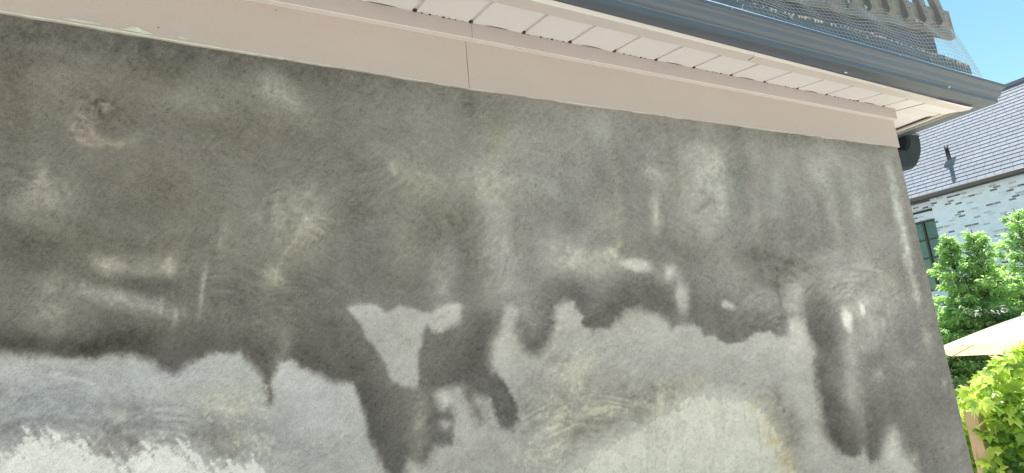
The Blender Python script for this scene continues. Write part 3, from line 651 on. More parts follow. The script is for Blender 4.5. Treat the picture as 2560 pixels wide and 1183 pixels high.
MB().tube([(-6, 1.8315, 1.591)] + [(x, 1.813 + 0.0075 * (x - 2.47) - 0.041, 1.5905) for x in np.linspace(-5.9, 4.829, 30)], 0.0035, 8).build('gutter_bead', simple('bead sky glint', (0.40, 0.56, 0.78), 0.35, 0.1, bmp=0), gut, smooth=True)  # pale blue bead: sky highlight put into the colour
# screws in the bead
mt_zinc = simple('galvanised', (0.50, 0.52, 0.54), 0.35, 0.15, 40, metal=0.6)
for x in (2.25, 3.6):
    mb = MB(); mb.tube([(x, 1.70, 1.576), (x, 1.772, 1.577)][::-1] if False else [(x, 1.763, 1.577), (x, 1.7668, 1.577)], 0.0035, 8); mb.build('gutter_screw', mt_zinc, gut)
mt_drop = simple('white drops', (0.7, 0.7, 0.68), 0.6)
mb = MB()
for (px, py) in [(2114, 181), (2117, 182), (2373, 219), (2375, 216)]:
    p = onY(px, py, 1.806); MB().box(p[0] - .0022, p[0] + .0022, 1.8035, 1.8125, p[2] - .0016, p[2] + .0016).build('paint_drop', mt_drop, gut)
# loose twig hanging over the soffit lip, and one over the gutter bead
mt_twig = simple('dry twig', (0.07, 0.055, 0.045), 0.9, 0.2)
P = [onY(1883, 136, 1.876), onY(1884, 143, 1.874), onY(1870, 151, 1.90)]
MB().tube(P, [0.0013, 0.0016, 0.0018], 6).build('hanging_twig', mt_twig, house)
P = [onY(1853, 26, 1.772), onY(1857, 20, 1.774), onY(1855, 16, 1.776), onY(1859, 12, 1.778)]
MB().tube(P, 0.0011, 6).build('straw', simple('straw', (0.5, 0.45, 0.36), 0.8), gut)

# ---- downspout elbow under the side gutter
mt_spout = simple('downspout metal', (0.020, 0.026, 0.034), 0.7, 0.1, 5, bmp=0.02, spec=0.2)
def rect_tube(path, w_, h_, wdir):
    vs = []; fs = []; pts = [Vector(p) for p in path]; wd = Vector(wdir).normalized()
    for i, p in enumerate(pts):
        t = (pts[min(i + 1, len(pts) - 1)] - pts[max(i - 1, 0)]).normalized(); nn = t.cross(wd).normalized()
        r_ = min(w_, h_) * 0.35
        for (a, b) in ((w_ - r_, h_), (w_, h_ - r_), (w_, -h_ + r_), (w_ - r_, -h_), (-w_ + r_, -h_), (-w_, -h_ + r_), (-w_, h_ - r_), (-w_ + r_, h_)):
            vs.append(p + wd * a + nn * b)
    m = len(pts)
    for i in range(m - 1): fs += [(i * 8 + k, i * 8 + (k + 1) % 8, i * 8 + 8 + (k + 1) % 8, i * 8 + 8 + k) for k in range(8)]
    fs += [tuple(range(7, -1, -1)), tuple((m - 1) * 8 + k for k in range(8))]
    return MB().add(vs, fs)
cxn = onY(2259, 345, 2.46)
top = Vector((4.835, 2.46, 1.492))
pth = [top, top + Vector((0, 0, -0.03))]
for k in range(13):
    a = R(6.5 * k); pth.append(Vector((top.x - 0.145 * (1 - math.cos(a)), top.y + 0.02 * k / 12, top.z - 0.07 - 0.145 * math.sin(a))))
e = pth[-1]
pth += [Vector((4.30, 2.50, e.z - 0.03)), Vector((4.25, 2.50, e.z - 0.07)), Vector((4.235, 2.50, e.z - 0.14)), Vector((4.235, 2.50, -1.5))]
rect_tube(pth, 0.050, 0.080, (0, 1, 0)).build('downspout', mt_spout, house, smooth=False)
MB().box(top.x - .07, top.x + .07, 2.40, 2.52, 1.474, 1.479).build('spout_bracket', simple('bracket', (0.2, .2, .19), .5, .1), house)

# ================================================================ DECK ON THE ROOF
mt_wood = simple('weathered deck wood', (0.185, 0.18, 0.18), 0.85, 0.25, 5, stretch=(6, 6, 0.6), bmp=0.4, fine=40)
mt_rim = simple('weathered rim board', (0.17, 0.175, 0.17), 0.85, 0.28, 4, stretch=(0.5, 5, 6), bmp=0.4, fine=35, dirt=(0.26, 0.17, 0.09))
mt_beam = simple('dark tarred beam', (0.085, 0.10, 0.135), 0.85, 0.3, 5, stretch=(0.6, 4, 4), bmp=0.4)
deck = empty('roof_deck', (3.2, 2.05, 1.64), 'weathered grey timber deck edge with balusters standing on the roof above the gutter', 'deck')
SK = math.tan(R(-4.0))
def yd(x, y0=1.935): return y0 + SK * (x - 4.6)
def skewbox(x0, x1, yo0, yo1, z0, z1, y0=1.935):
    vs = []
    for x in (x0, x1):
        for yo in (yo0, yo1):
            for z in (z0, z1): vs.append((x, yd(x, y0) + yo, z))
    return vs, [(0, 1, 3, 2), (4, 6, 7, 5), (0, 4, 5, 1), (2, 3, 7, 6), (0, 2, 6, 4), (1, 5, 7, 3)]
MB().add(*skewbox(0.6, 4.695, 0, 0.04, 1.985, 2.195)).build('rim_board', mt_rim, deck, bevel=0.003)
MB().add(*skewbox(0.6, 4.50, 0.03, 0.13, 1.80, 1.984)).build('beam', mt_beam, deck, bevel=0.003)
MB().add(*skewbox(0.6, 4.44, 0.05, 0.12, 1.641, 1.80)).build('sleeper', mt_beam, deck, bevel=0.003)
MB().add(*skewbox(0.6, 4.66, 0.05, 0.19, 2.197, 2.225)).build('deck_board', mt_wood, deck, bevel=0.003)
bx = [4.555 - 0.180 * k for k in range(17)]
for k, x in enumerate(bx):
    wv = 0.038
    y = yd(x)
    ln = 1.05; z0 = 2.03 + random.uniform(-.012, .012) + 0.012 * (x - 4.6)
    # 2x4 with its foot cut at a slant
    p = [(-0.040, 0.022), (-0.001, 0.0), (-0.001, ln), (-0.040, ln)]
    b_ = MB().prism(p, 0, -wv, wv)
    o = b_.build('baluster', mt_wood, deck, bevel=0.003, loc=(x, y, z0)); o.rotation_euler = (R(-7), R(random.uniform(-.8, .8)), 0)
    for (sz) in (0.09, 0.14):
        link('screw', MB().tube([(0, -0.0425, sz), (0, -0.0405, sz)], 0.004, 8).mesh('screw'), mt_grime_shade, o, loc=wloc(o))
# a pale window frame of the upper storey seen through the balusters
mt_white = simple('white frame', (0.75, 0.75, 0.73), 0.5, 0.05)
# handrail joins the balusters out of the frame
MB().add(*skewbox(0.6, 4.72, 0.06, 0.16, 3.06, 3.10)).build('handrail', mt_wood, deck)
# low dark kerb board with the gravel-edged membrane behind the gutter
mb = MB(); n = 80; vs = []; fs = []
for i in range(n + 1):
    x = -2 + (4.71 + 2) * i / n
    zt = 1.772 + 0.016 * float(np.interp(x, [2.8, 3.6, 4.7], [-0.6, 1.2, -0.6])) + 0.008 * float(fbm(np.array(x * 6), np.array(0.2), 15, 3)) + (0.018 * (4.35 < x < 4.55))
    vs += [(x, 1.900, 1.641), (x, 1.900, zt), (x, 1.93, zt + .002), (x, 1.93, 1.641)]
for i in range(n): fs += [(i * 4 + k, i * 4 + (k + 1) % 4, i * 4 + 4 + (k + 1) % 4, i * 4 + 4 + k) for k in range(4)]
fs += [(0, 1, 2, 3), tuple(n * 4 + k for k in (3, 2, 1, 0))]
mt_kerb = simple('membrane upstand', (0.085, 0.11, 0.15), 0.6, 0.25, 3, stretch=(1, 1, 3), bmp=0.3)
mb.add(vs, fs).build('roof_upstand', mt_kerb, house)
mb = MB()
for k in range(170):
    x = random.uniform(2.2, 4.70) if random.random() < .5 else random.choice([3.0, 3.1, 3.65, 3.8, 4.3, 4.45, 4.6]) + random.gauss(0, .07)
    if x > 4.7: continue
    z = 1.772 + 0.016 * float(np.interp(x, [2.8, 3.6, 4.7], [-0.6, 1.2, -0.6])); s = random.uniform(.0012, .004)
    mb.box(x - s, x + s * 1.5, 1.897 - s, 1.905, z - s + random.uniform(-.012, .01), z + s)
mb.build('gravel_edge', simple('pale grit', (0.5, 0.47, 0.42), 0.9, 0.3), house)['kind'] = 'stuff'

# ================================================================ WIRE MESH
mt_wire = simple('galvanised wire', (0.28, 0.32, 0.38), 0.5, 0.1, metal=0.4, bmp=0)
net = empty('wire_mesh', (3.5, 1.9, 1.64), 'grey hardware wire mesh stretched from the timber deck down to the gutter', 'mesh')
NX0, NX1 = 1.7, 4.70
def npos(u, v):
    """u along x (0..1), v from bottom 0 to top 1"""
    xb = NX0 + (4.79 - NX0) * u; xt = NX0 + (4.63 - NX0) * u
    zb, zt = 1.63, 2.06 + 0.012 * math.sin(u * 60)
    yb = 1.872; yt = yd(xt) - 0.012
    bul = 0.028 * math.sin(math.pi * v) * (1 + .5 * math.sin(u * 23)) 
    r_ = 0.002 * math.sin(u * 75 + v * 3) + 0.003 * math.sin(u * 31 + 5 * v)
    x = xb * (1 - v) + xt * v 
    z = zb + (zt - zb) * v + 0.008 * math.sin(u * 29) * math.sin(math.pi * v)
    return Vector((x, yb * (1 - v) + yt * v - bul + r_, z))
mb = MB()
nu, nv = 88, 16
for i in range(nu + 1):
    mb.tube([npos(i / nu, j / 10) for j in range(11)], 0.0013, 3, False)
for j in range(nv + 1):
    mb.tube([npos(i / 90, j / nv) for i in range(91)], 0.0013, 3, False)
mb.build('netting', mt_wire, net)
def washer(px, py, Y, rr=0.0135):
    p = onY(px, py, Y); mb = MB(); n = 20; vs = []; fs = []
    for k in range(n):
        a = 2 * math.pi * k / n
        for (r_, dy) in ((rr, 0), (rr, .002), (rr * .55, .002), (rr * .55, 0)): vs.append((r_ * math.cos(a), dy, r_ * math.sin(a)))
    for k in range(n):
        for q in range(4): fs.append((k * 4 + q, k * 4 + (q + 1) % 4, ((k + 1) % n) * 4 + (q + 1) % 4, ((k + 1) % n) * 4 + q))
    mb.add(vs, fs)
    o = mb.build('washer', mt_zinc, net, loc=Vector(p)); o.rotation_euler = (R(-12), 0, R(random.uniform(-10, 10)))
    s = MB().tube([(0, 0.001, 0), (0, -0.003, 0)], rr * .4, 8); so = link('screw', s.mesh('screw'), mt_zinc, o, loc=wloc(o))
for (px, py, Y) in [(1978, 43, 1.885), (2168, 92, 1.885), (2165, 17, 1.93), (2292, 52, 1.90), (2380, 78, 1.885), (2328, 148, 1.885), (2122, 3, 1.94), (1850, -5, 1.95)]: washer(px, py, Y)

# ================================================================ GROUND
mb = MB()
gx = [-400, -60, -20, -6, 0, 4, 4.7, 5.5, 9, 14, 25, 60, 400]; gy = [-400, -60, -20, -6, -2, 0, 2, 4, 8, 14, 25, 60, 400]
def gz(x, y): return GROUND - 0.45 * float(sstep(np.array(x), 4.3, 6.0))
vs = [(x, y, gz(x, y)) for x in gx for y in gy]; ny = len(gy)
fs = [(i * ny + j, (i + 1) * ny + j, (i + 1) * ny + j + 1, i * ny + j + 1) for i in range(len(gx) - 1) for j in range(ny - 1)]
m, t, b = newmat('ground')
c = coords(t); n1 = noise(t, c, 0.35, 6, 0.6); n2 = noise(t, c, 9, 5, 0.7)
a = mixc(t, ramp(t, n1, [(0.42, 0.0), (0.6, 1.0)]), (0.56, 0.52, 0.45), (0.48, 0.45, 0.39))
a = mixc(t, ramp(t, n2, [(0.5, 0.0), (0.75, 0.25)]), a, (0.26, 0.26, 0.16))
t.links.new(a, b.inputs['Base Color']); b.inputs['Roughness'].default_value = 0.95
g = mb.add(vs, fs).build('ground', m); tag(g, 'pale paved yard ground', 'ground', kind='structure')

# ================================================================ NEIGHBOUR HOUSE
XF = 22.0
ng = empty('brick_house', (XF, 9.0, -2.05), 'neighbouring whitewashed brick house with a steep grey shingle roof behind the trees', 'house')
def quadmesh(name, verts, faces, uvs, mat, parent):
    me = bpy.data.meshes.new(name); me.from_pydata([tuple(map(float, v)) for v in verts], [], faces)
    uvl = me.uv_layers.new(name='metres')
    for p in me.polygons:
        for li in p.loop_indices: uvl.data[li].uv = uvs[me.loops[li].vertex_index]
    return link(name, me, mat, parent)
def brick_mat():
    m, t, b = newmat('whitewashed brick')
    uv = t.nodes.new('ShaderNodeTexCoord').outputs['UV']
    br = nd(t, 'ShaderNodeTexBrick', Scale=1.0, **{'Mortar Size': 0.008, 'Mortar Smooth': 0.3, 'Bias': 0.0, 'Brick Width': 0.205, 'Row Height': 0.070})
    br.inputs['Color1'].default_value = (0, 0, 0, 1); br.inputs['Color2'].default_value = (1, 1, 1, 1); br.inputs['Mortar'].default_value = (0.3, 0.3, 0.3, 1)
    t.links.new(uv, br.inputs['Vector'])
    nz = noise(t, uv, 7.0, 4, 0.6); nz2 = noise(t, uv, 40.0, 3, 0.6)
    tone = ramp(t, br.outputs['Color'], [(0.0, (0.50, 0.60, 0.76)), (0.45, (0.58, 0.70, 0.88)), (0.78, (0.52, 0.62, 0.76)), (0.86, (0.38, 0.44, 0.52)), (0.915, (0.30, 0.34, 0.40)), (0.95, (0.10, 0.105, 0.12)), (1.0, (0.06, 0.065, 0.08))])
    wash = ramp(t, nz2, [(0.52, 0.0), (0.66, 0.55)])
    tone = mixc(t, wash, tone, (0.54, 0.64, 0.80))
    mort = mixc(t, ramp(t, nz, [(0.35, 0.0), (0.65, 1.0)]), (0.58, 0.68, 0.84), (0.50, 0.57, 0.66))
    a = mixc(t, br.outputs['Fac'], tone, mort)
    t.links.new(a, b.inputs['Base Color']); b.inputs['Roughness'].default_value = 0.9
    bump(t, b, br.outputs['Fac'], 0.4, -0.01)
    return m
mt_brick = brick_mat()
YC = 10.96; XB = 22.35; ZE = 4.42
# facade: main plane y 2..YC, recessed bay beyond, return between
V = [(XF, 1, -2.4), (XF, YC, -2.4), (XF, YC, ZE), (XF, 1, ZE), (XF, YC, -2.4), (XB, YC, -2.4), (XB, YC, ZE), (XF, YC, ZE),
     (XB, YC, 3.80), (XB, 13.2, 3.80), (XB, 13.2, ZE), (XB, YC, ZE), (XB, 13.2, -2.4), (XB, 17, -2.4), (XB, 17, ZE), (XB, 13.2, ZE),
     (XB, YC, -2.4), (XB, 13.2, -2.4), (XB, 13.2, 1.4), (XB, YC, 1.4)]
U = [(v[1] + (v[0] - XF), v[2]) for v in V]
quadmesh('wall', V, [(0, 1, 2, 3), (4, 5, 6, 7), (8, 9, 10, 11), (12, 13, 14, 15), (16, 17, 18, 19)], U, mt_brick, ng)
MB().box(XB + 0.3, 31, 1, 17, -2.4, ZE).build('inner_shell', mt_gap, ng)
mt_black = simple('black trim', (0.018, 0.02, 0.024), 0.4, 0.1)
# string course + window
MB().box(XB - 0.05, XB + .02, YC + 0.002, 13.6, 4.08, 4.15).build('ledge', mt_black, ng)
win = MB()
for (y0, y1) in ((10.975, 11.02), (11.50, 11.56), (13.12, 13.19)): win.box(XB - 0.02, XB + 0.08, y0, y1, 1.4, 3.80)
for (z0, z1) in ((3.73, 3.80), (3.12, 3.165), (2.50, 2.545), (1.4, 1.46)): win.box(XB - 0.015, XB + 0.075, 10.976, 13.18, z0, z1)
wo = win.build('window', mt_black, ng)
m, t, b = newmat('window glass')
c = coords(t); n1 = noise(t, c, 1.6, 4, 0.6)
a = ramp(t, n1, [(0.4, (0.02, 0.05, 0.035)), (0.6, (0.05, 0.10, 0.07))])
t.links.new(a, b.inputs['Base Color']); b.inputs['Roughness'].default_value = 0.06; b.inputs['Specular IOR Level'].default_value = 1.0; b.inputs['Coat Weight'].default_value = 0.6; b.inputs['Coat Roughness'].default_value = 0.03
MB().box(XB + 0.03, XB + 0.04, 10.98, 13.17, 1.42, 3.76).build('pane', m, wo)
# roof: stepped shingle courses
PITCH = R(49); cp, sp_ = math.cos(PITCH), math.sin(PITCH)
EX, EZ = XF - 0.45, 4.50
course = 0.195
vs = []; fs = []; uvs = []
NC = 24; Y0, Y1 = 0.5, 17.5
for k in range(NC):
    s0, s1 = k * course, (k + 1) * course; lift = 0.014
    a0 = (EX + s0 * cp - lift * sp_, EZ + s0 * sp_ + lift * cp); a1 = (EX + s1 * cp - 0.003 * sp_, EZ + s1 * sp_ + 0.003 * cp)
    b0 = (EX + s0 * cp - 0.003 * sp_, EZ + s0 * sp_ + 0.003 * cp)
    n = len(vs)
    vs += [(a0[0], Y0, a0[1]), (a0[0], Y1, a0[1]), (a1[0], Y1, a1[1]), (a1[0], Y0, a1[1]), (b0[0], Y0, b0[1]), (b0[0], Y1, b0[1])]
    uvs += [(Y0, s0), (Y1, s0), (Y1, s1), (Y0, s1), (Y0, s0 - .001), (Y1, s0 - .001)]
    fs += [(n, n + 3, n + 2, n + 1), (n, n + 1, n + 5, n + 4)]
def shingle_mat():
    m, t, b = newmat('asphalt shingle')
    uv = t.nodes.new('ShaderNodeTexCoord').outputs['UV']
    br = nd(t, 'ShaderNodeTexBrick', Scale=1.0, **{'Mortar Size': 0.013, 'Mortar Smooth': 0.2, 'Bias': 0.0, 'Brick Width': 0.31, 'Row Height': course})
    br.offset = 0.43; br.offset_frequency = 3; br.squash = 0.8; br.squash_frequency = 2
    br.inputs['Color1'].default_value = (0, 0, 0, 1); br.inputs['Color2'].default_value = (1, 1, 1, 1); br.inputs['Mortar'].default_value = (0.5, .5, .5, 1)
    t.links.new(uv, br.inputs['Vector'])
    tone = ramp(t, br.outputs['Color'], [(0.0, (0.125, 0.15, 0.205)), (0.5, (0.17, 0.20, 0.275)), (1.0, (0.22, 0.26, 0.345))])
    n1 = noise(t, uv, 1.1, 5, 0.65); n2 = noise(t, uv, 45, 3, 0.7)
    tone = mixc(t, 0.5, tone, ramp(t, n1, [(0.3, (0.14, 0.17, 0.24)), (0.7, (0.22, 0.26, 0.345))]))
    tone = mixc(t, 0.35, tone, ramp(t, n2, [(0.3, (0.17, 0.19, 0.23)), (0.7, (0.32, 0.36, 0.44))]))
    a = mixc(t, br.outputs['Fac'], tone, (0.09, 0.11, 0.15))
    t.links.new(a, b.inputs['Base Color']); b.inputs['Roughness'].default_value = 0.85
    bump(t, b, n2, 0.5, 0.01)
    return m
rf = quadmesh('roof', vs, fs, uvs, shingle_mat(), ng)
sR = NC * course; RX, RZ = EX + sR * cp, EZ + sR * sp_
NRM = Vector((-sp_, 0, cp))
# back slope closes the roof, ridge cap
V = [(RX, Y0, RZ), (RX, Y1, RZ), (RX + sR * cp, Y1, EZ), (RX + sR * cp, Y0, EZ)]
quadmesh('back_slope', V, [(0, 1, 2, 3)], [(0, 0), (17, 0), (17, 4), (0, 4)], mt_roof, ng)
MB().add([(RX - .16, Y0, RZ - .12), (RX, Y0, RZ + .06), (RX + .16, Y0, RZ - .12), (RX - .16, Y1, RZ - .12), (RX, Y1, RZ + .06), (RX + .16, Y1, RZ - .12)],
         [(0, 1, 4, 3), (1, 2, 5, 4), (0, 2, 1), (3, 4, 5)]).build('ridge_cap', simple('ridge cap', (.03, .04, .07), .9, spec=.1), rf)
# eave gutter and fascia
mt_dark2 = simple('charcoal eave metal', (0.030, 0.034, 0.042), 0.35, 0.1, bmp=0)
MB().prism([(EX - .13, 4.47), (EX - .10, 4.36), (EX - .01, 4.36), (EX - .01, 4.49), (EX - .02, 4.49), (EX - .03, 4.40), (EX - .09, 4.40), (EX - .115, 4.48)], 1, Y0, Y1).build('gutter', mt_dark2, ng)
MB().box(EX - .008, EX + .03, Y0, Y1, 4.32, 4.50).build('fascia', mt_dark2, ng)
MB().box(EX + .03, XB + .3, Y0, Y1, 4.42, 4.45).build('eave_soffit', simple('eave boards', (.05, .05, .055), .7), ng)
# vent pipe with cone flashing
def roofpt(px, py, lift=0):
    d = Vector(ray(px, py)); nrm = NRM; c0 = nrm.dot(Vector((EX, 0, EZ))) + lift; return d * (c0 / nrm.dot(d))
B = roofpt(2375, 406)
pipe = MB().tube([B - Vector((0, 0, .1)), B + Vector((0, 0, .60))], 0.062, 14).build('vent_pipe', mt_black, ng, smooth=True)
fl = MB(); t1 = Vector((0, 1, 0)); t2 = Vector((cp, 0, sp_))
vs = [B + t1 * a + t2 * b + NRM * .012 for (a, b) in ((-.17, -.14), (.17, -.14), (.17, .16), (-.17, .16))] + [B + t1 * a + t2 * b + NRM * .10 for (a, b) in ((-.08, -.02), (.08, -.02), (.08, .12), (-.08, .12))]
fl.add(vs, [(0, 1, 5, 4), (1, 2, 6, 5), (2, 3, 7, 6), (3, 0, 4, 7), (4, 5, 6, 7), (0, 3, 2, 1)]).build('flashing', simple('pipe flashing', (.12, .135, .17), .8), pipe)

# ================================================================ FOLIAGE
def leaf_mat(name, cols, trans=0.45, rough=0.5):
    m, t, b = newmat(name)
    at = t.nodes.new('ShaderNodeAttribute'); at.attribute_name = 'leaf_tone'
    col = ramp(t, at.outputs['Fac'], cols)
    t.links.new(col, b.inputs['Base Color']); b.inputs['Roughness'].default_value = rough
    b.inputs['Specular IOR Level'].default_value = 0.4
    tr = t.nodes.new('ShaderNodeBsdfTranslucent')
    br = mixc(t, 1.0, col, (1.15, 1.2, 0.7), 'MULTIPLY'); t.links.new(br, tr.inputs[0])
    mx = t.nodes.new('ShaderNodeMixShader'); mx.inputs[0].default_value = trans
    t.links.new(b.outputs[0], mx.inputs[1]); t.links.new(tr.outputs[0], mx.inputs[2])
    t.links.new(mx.outputs[0], t.nodes['Material Output'].inputs[0])
    return m
def leaf_mesh(name, cen, nrm, dirs, size, tone, WID=0.26):
    """many separate folded blades as one mesh"""
    cen = np.asarray(cen); n = len(cen)
    d = dirs / np.linalg.norm(dirs, axis=1, keepdims=True)
    s = np.cross(d, nrm); s /= np.linalg.norm(s, axis=1, keepdims=True) + 1e-9
    nn = np.cross(s, d)
    size = size[:, None]
    # midrib base, tip, two side points (folded), droop
    pts = [cen, cen + d * size * .38 + s * size * WID + nn * size * .07, cen + d * size * 1.0 - nn * size * .10, cen + d * size * .38 - s * size * WID + nn * size * .07, cen + d * size * .5]
    co = np.stack(pts, 1).reshape(-1, 3)
    i = (np.arange(n) * 5)[:, None]
    f = np.concatenate([i + np.array([0, 1, 2, 4])[None], i + np.array([0, 4, 2, 3])[None]], 0)
    me = bpy.data.meshes.new(name)
    me.vertices.add(len(co)); me.vertices.foreach_set('co', co.astype(np.float32).ravel())
    me.loops.add(f.size); me.loops.foreach_set('vertex_index', f.astype(np.int32).ravel())
    me.polygons.add(len(f)); me.polygons.foreach_set('loop_start', (np.arange(len(f)) * 4).astype(np.int32))
    me.update(calc_edges=True)
    ca = me.attributes.new('leaf_tone', 'FLOAT', 'POINT'); ca.data.foreach_set('value', np.repeat(tone, 5).astype(np.float32))
    return me
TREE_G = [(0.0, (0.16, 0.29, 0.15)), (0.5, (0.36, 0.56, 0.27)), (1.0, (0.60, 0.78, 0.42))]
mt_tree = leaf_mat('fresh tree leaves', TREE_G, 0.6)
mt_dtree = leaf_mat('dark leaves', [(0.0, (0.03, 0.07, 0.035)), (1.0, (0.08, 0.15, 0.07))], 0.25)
mt_bark = simple('bark', (0.12, 0.10, 0.08), 0.9, 0.3, 8, stretch=(4, 4, 0.8), bmp=0.6)

def tree(name, base, H, Rm, label, cat, mat, nleaf, lsize, seed, prof, group=None, sprays=70, lean=(0, 0)):
    r = np.random.default_rng(seed)
    root = empty(name, base, label, cat, group)
    bz = Vector(base)
    tr = MB(); pts = [bz + Vector((lean[0] * t, lean[1] * t, H * t)) for t in (0, .2, .4, .6, .8, .97)]
    tr.tube(pts, [0.09, .08, .06, .045, .025, .008], 8)
    tips = []
    for k in range(sprays):
        t = 0.12 + 0.88 * (k + r.random()) / sprays
        ang = k * 2.4 + r.normal(0, .3); L = Rm * float(np.interp(t, [p[0] for p in prof], [p[1] for p in prof])) * r.uniform(.35, 1.55)
        p0 = bz + Vector((lean[0] * t, lean[1] * t, H * t * 0.92))
        rise = r.uniform(.15, .55) * L + 0.1
        p1 = p0 + Vector((math.cos(ang) * L * .55, math.sin(ang) * L * .55, rise * .7)); p2 = p0 + Vector((math.cos(ang) * L, math.sin(ang) * L, rise))
        tr.tube([p0, p1, p2], [.018, .011, .004], 5)
        tips.append((p0, p1, p2, ang, L))
    tr.build('trunk', mat_bark_for(name), root)
    cen = []; nr = []; dr = []; sz = []; tn = []
    per = nleaf // sprays
    for (p0, p1, p2, ang, L) in tips:
        m = max(10, int(per * (0.35 + L / Rm)))
        cl = r.random()
        # leaves sit on side twigs of the branch, in flat drooping fans
        for q in range(m):
            s = r.beta(2.6, 1.1)
            bp = (p0.lerp(p1, s * 2) if s < .5 else p1.lerp(p2, s * 2 - 1))
            sideang = ang + r.choice((-1, 1)) * r.uniform(.5, 1.3)
            off = abs(r.normal(0, .10)) * (0.5 + L) * (1.15 - .5 * s)
            c = np.array(bp) + np.array([math.cos(sideang) * off, math.sin(sideang) * off, r.normal(0.02, .03) + off * .12])
            cen.append(c); nr.append([r.normal(0, .4), r.normal(0, .4), 1])
            dr.append([math.cos(sideang + r.normal(0, .6)), math.sin(sideang + r.normal(0, .6)), r.normal(-.15, .4)])
            sz.append(lsize * r.uniform(.6, 1.3)); tn.append(np.clip(.45 + .30 * (cl - .5) + r.normal(0, .2) + 0.25 * (s - .6), 0, 1))
    me = leaf_mesh('crown', np.array(cen), np.array(nr), np.array(dr), np.array(sz), np.array(tn), 0.19)
    link('crown', me, mat, root)
    return root
def mat_bark_for(n): return mt_bark
CONE = [(0, .9), (.35, 1.25), (.5, 1.05), (.68, .75), (.82, .5), (.92, .3), (1, .10)]
def base_at(px, dist, gz_=-2.05):
    d = ray(px, 700.0); return (d[0] * dist, d[1] * dist, gz_)
def topz(px, py, dist): return float(ray(px, py)[2] * dist)
# trees standing in front of the neighbour's brick wall (distance = depth along the view axis)
def place_tree(px, pytop, dist, Rm, label, seed, n=15000, ls=0.10, mat=None, prof=CONE, name='garden_tree', group='green trees before the brick house', sprays=120):
    d = ray(px, pytop); x, y, z = d * dist
    return tree(name, (x, y, -2.05), z + 2.05, Rm, label, 'tree', mat or mt_tree, n, ls, seed, prof, group, sprays)
place_tree(2362, 572, 14.6, 0.55, 'slender feathery green tree beside the black framed window, nearest the grey wall corner', 3)
place_tree(2424, 560, 14.4, 0.78, 'feathery green tree with a narrow top, middle of the three before the brick house', 5)
place_tree(2530, 508, 14.8, 0.9, 'tallest feathery green tree, rightmost before the brick house', 8)
place_tree(2484, 660, 15.2, 0.8, 'low bushy green tree filling the gap between the two taller feathery trees', 12, n=10000)
place_tree(2400, 745, 14.0, 0.9, 'short green tree just above the left tip of the umbrella', 14, n=9000)
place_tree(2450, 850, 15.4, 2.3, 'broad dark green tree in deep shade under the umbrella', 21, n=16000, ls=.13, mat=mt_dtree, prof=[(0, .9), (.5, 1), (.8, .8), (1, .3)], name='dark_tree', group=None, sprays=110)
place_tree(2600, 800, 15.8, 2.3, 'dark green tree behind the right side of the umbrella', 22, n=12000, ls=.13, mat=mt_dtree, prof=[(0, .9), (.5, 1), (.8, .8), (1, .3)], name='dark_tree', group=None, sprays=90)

# ================================================================ UMBRELLA
mt_canvas, t, b = newmat('cream canvas')
c = coords(t); n1 = noise(t, c, 5, 4, .6)
a = ramp(t, n1, [(0.3, (0.82, 0.79, 0.68)), (0.7, (0.86, 0.84, 0.74))])
t.links.new(a, b.inputs['Base Color']); b.inputs['Roughness'].default_value = 0.85
tr = t.nodes.new('ShaderNodeBsdfTranslucent'); tr.inputs[0].default_value = (0.85, 0.78, 0.45, 1)
mx = t.nodes.new('ShaderNodeMixShader'); mx.inputs[0].default_value = 0.40
t.links.new(b.outputs[0], mx.inputs[1]); t.links.new(tr.outputs[0], mx.inputs[2]); t.links.new(mx.outputs[0], t.nodes['Material Output'].inputs[0])
UD = 9.0
apex = Vector(depth(2560, 790, UD))
ub = empty('patio_umbrella', (apex.x, apex.y, -2.05), 'cream patio umbrella open and tilted in front of the trees', 'umbrella')
toc = Vector((-apex.x, -apex.y, 0)).normalized()
ax = (Vector((0, 0, 1)) - toc * 0.105).normalized()        # tipped away: its underside shows
e1 = ax.cross(Vector((0, 0, 1))).normalized(); e2 = ax.cross(e1).normalized()
RU, HU = 1.28, 0.44
ctr = apex - ax * HU
vs = [apex]; rings = 6; seg = 48; fs = []
for k in range(1, rings + 1):
    t_ = k / rings
    for s in range(seg):
        a = 2 * math.pi * s / seg + R(9); oct_ = math.cos(math.pi / 8) / math.cos((a - R(9)) % (math.pi / 4) - math.pi / 8)
        sag = 1 - 0.035 * t_ * (1 - abs(((a - R(9)) % (math.pi / 4)) / (math.pi / 8) - 1)) * 1.0
        rr = RU * t_ * oct_ * sag
        vs.append(apex - ax * (HU * (t_ ** 1.12)) + (e1 * math.cos(a) + e2 * math.sin(a)) * rr)
for s in range(seg): fs.append((0, 1 + s, 1 + (s + 1) % seg))
for k in range(rings - 1):
    for s in range(seg): fs.append((1 + k * seg + s, 1 + (k + 1) * seg + s, 1 + (k + 1) * seg + (s + 1) % seg, 1 + k * seg + (s + 1) % seg))
can = MB().add(vs, fs).build('canopy', mt_canvas, ub)
so = can.modifiers.new('cloth', 'SOLIDIFY'); so.thickness = 0.004
mt_rib2 = simple('canvas seam', (0.62, 0.58, 0.45), 0.8)
mt_rib = simple('umbrella rib', (0.30, 0.27, 0.2), 0.5)
for k in range(8):
    a = R(9) + k * math.pi / 4; tip = ctr + (e1 * math.cos(a) + e2 * math.sin(a)) * RU
    MB().tube([apex - ax * .03, apex - ax * (HU * .5 + .02) + (tip - ctr) * .5, tip - ax * .012], 0.008, 6).build('rib', mt_rib, ub)
for k in range(8):
    a = R(9) + k * math.pi / 4; dv_ = (e1 * math.cos(a) + e2 * math.sin(a)) * RU
    MB().tube([apex - ax * (HU * (t_ ** 1.12)) + dv_ * t_ + ax * .003 for t_ in (0.02, .2, .4, .6, .8, 1.0)], 0.006, 6).build('seam', mt_rib2, ub)
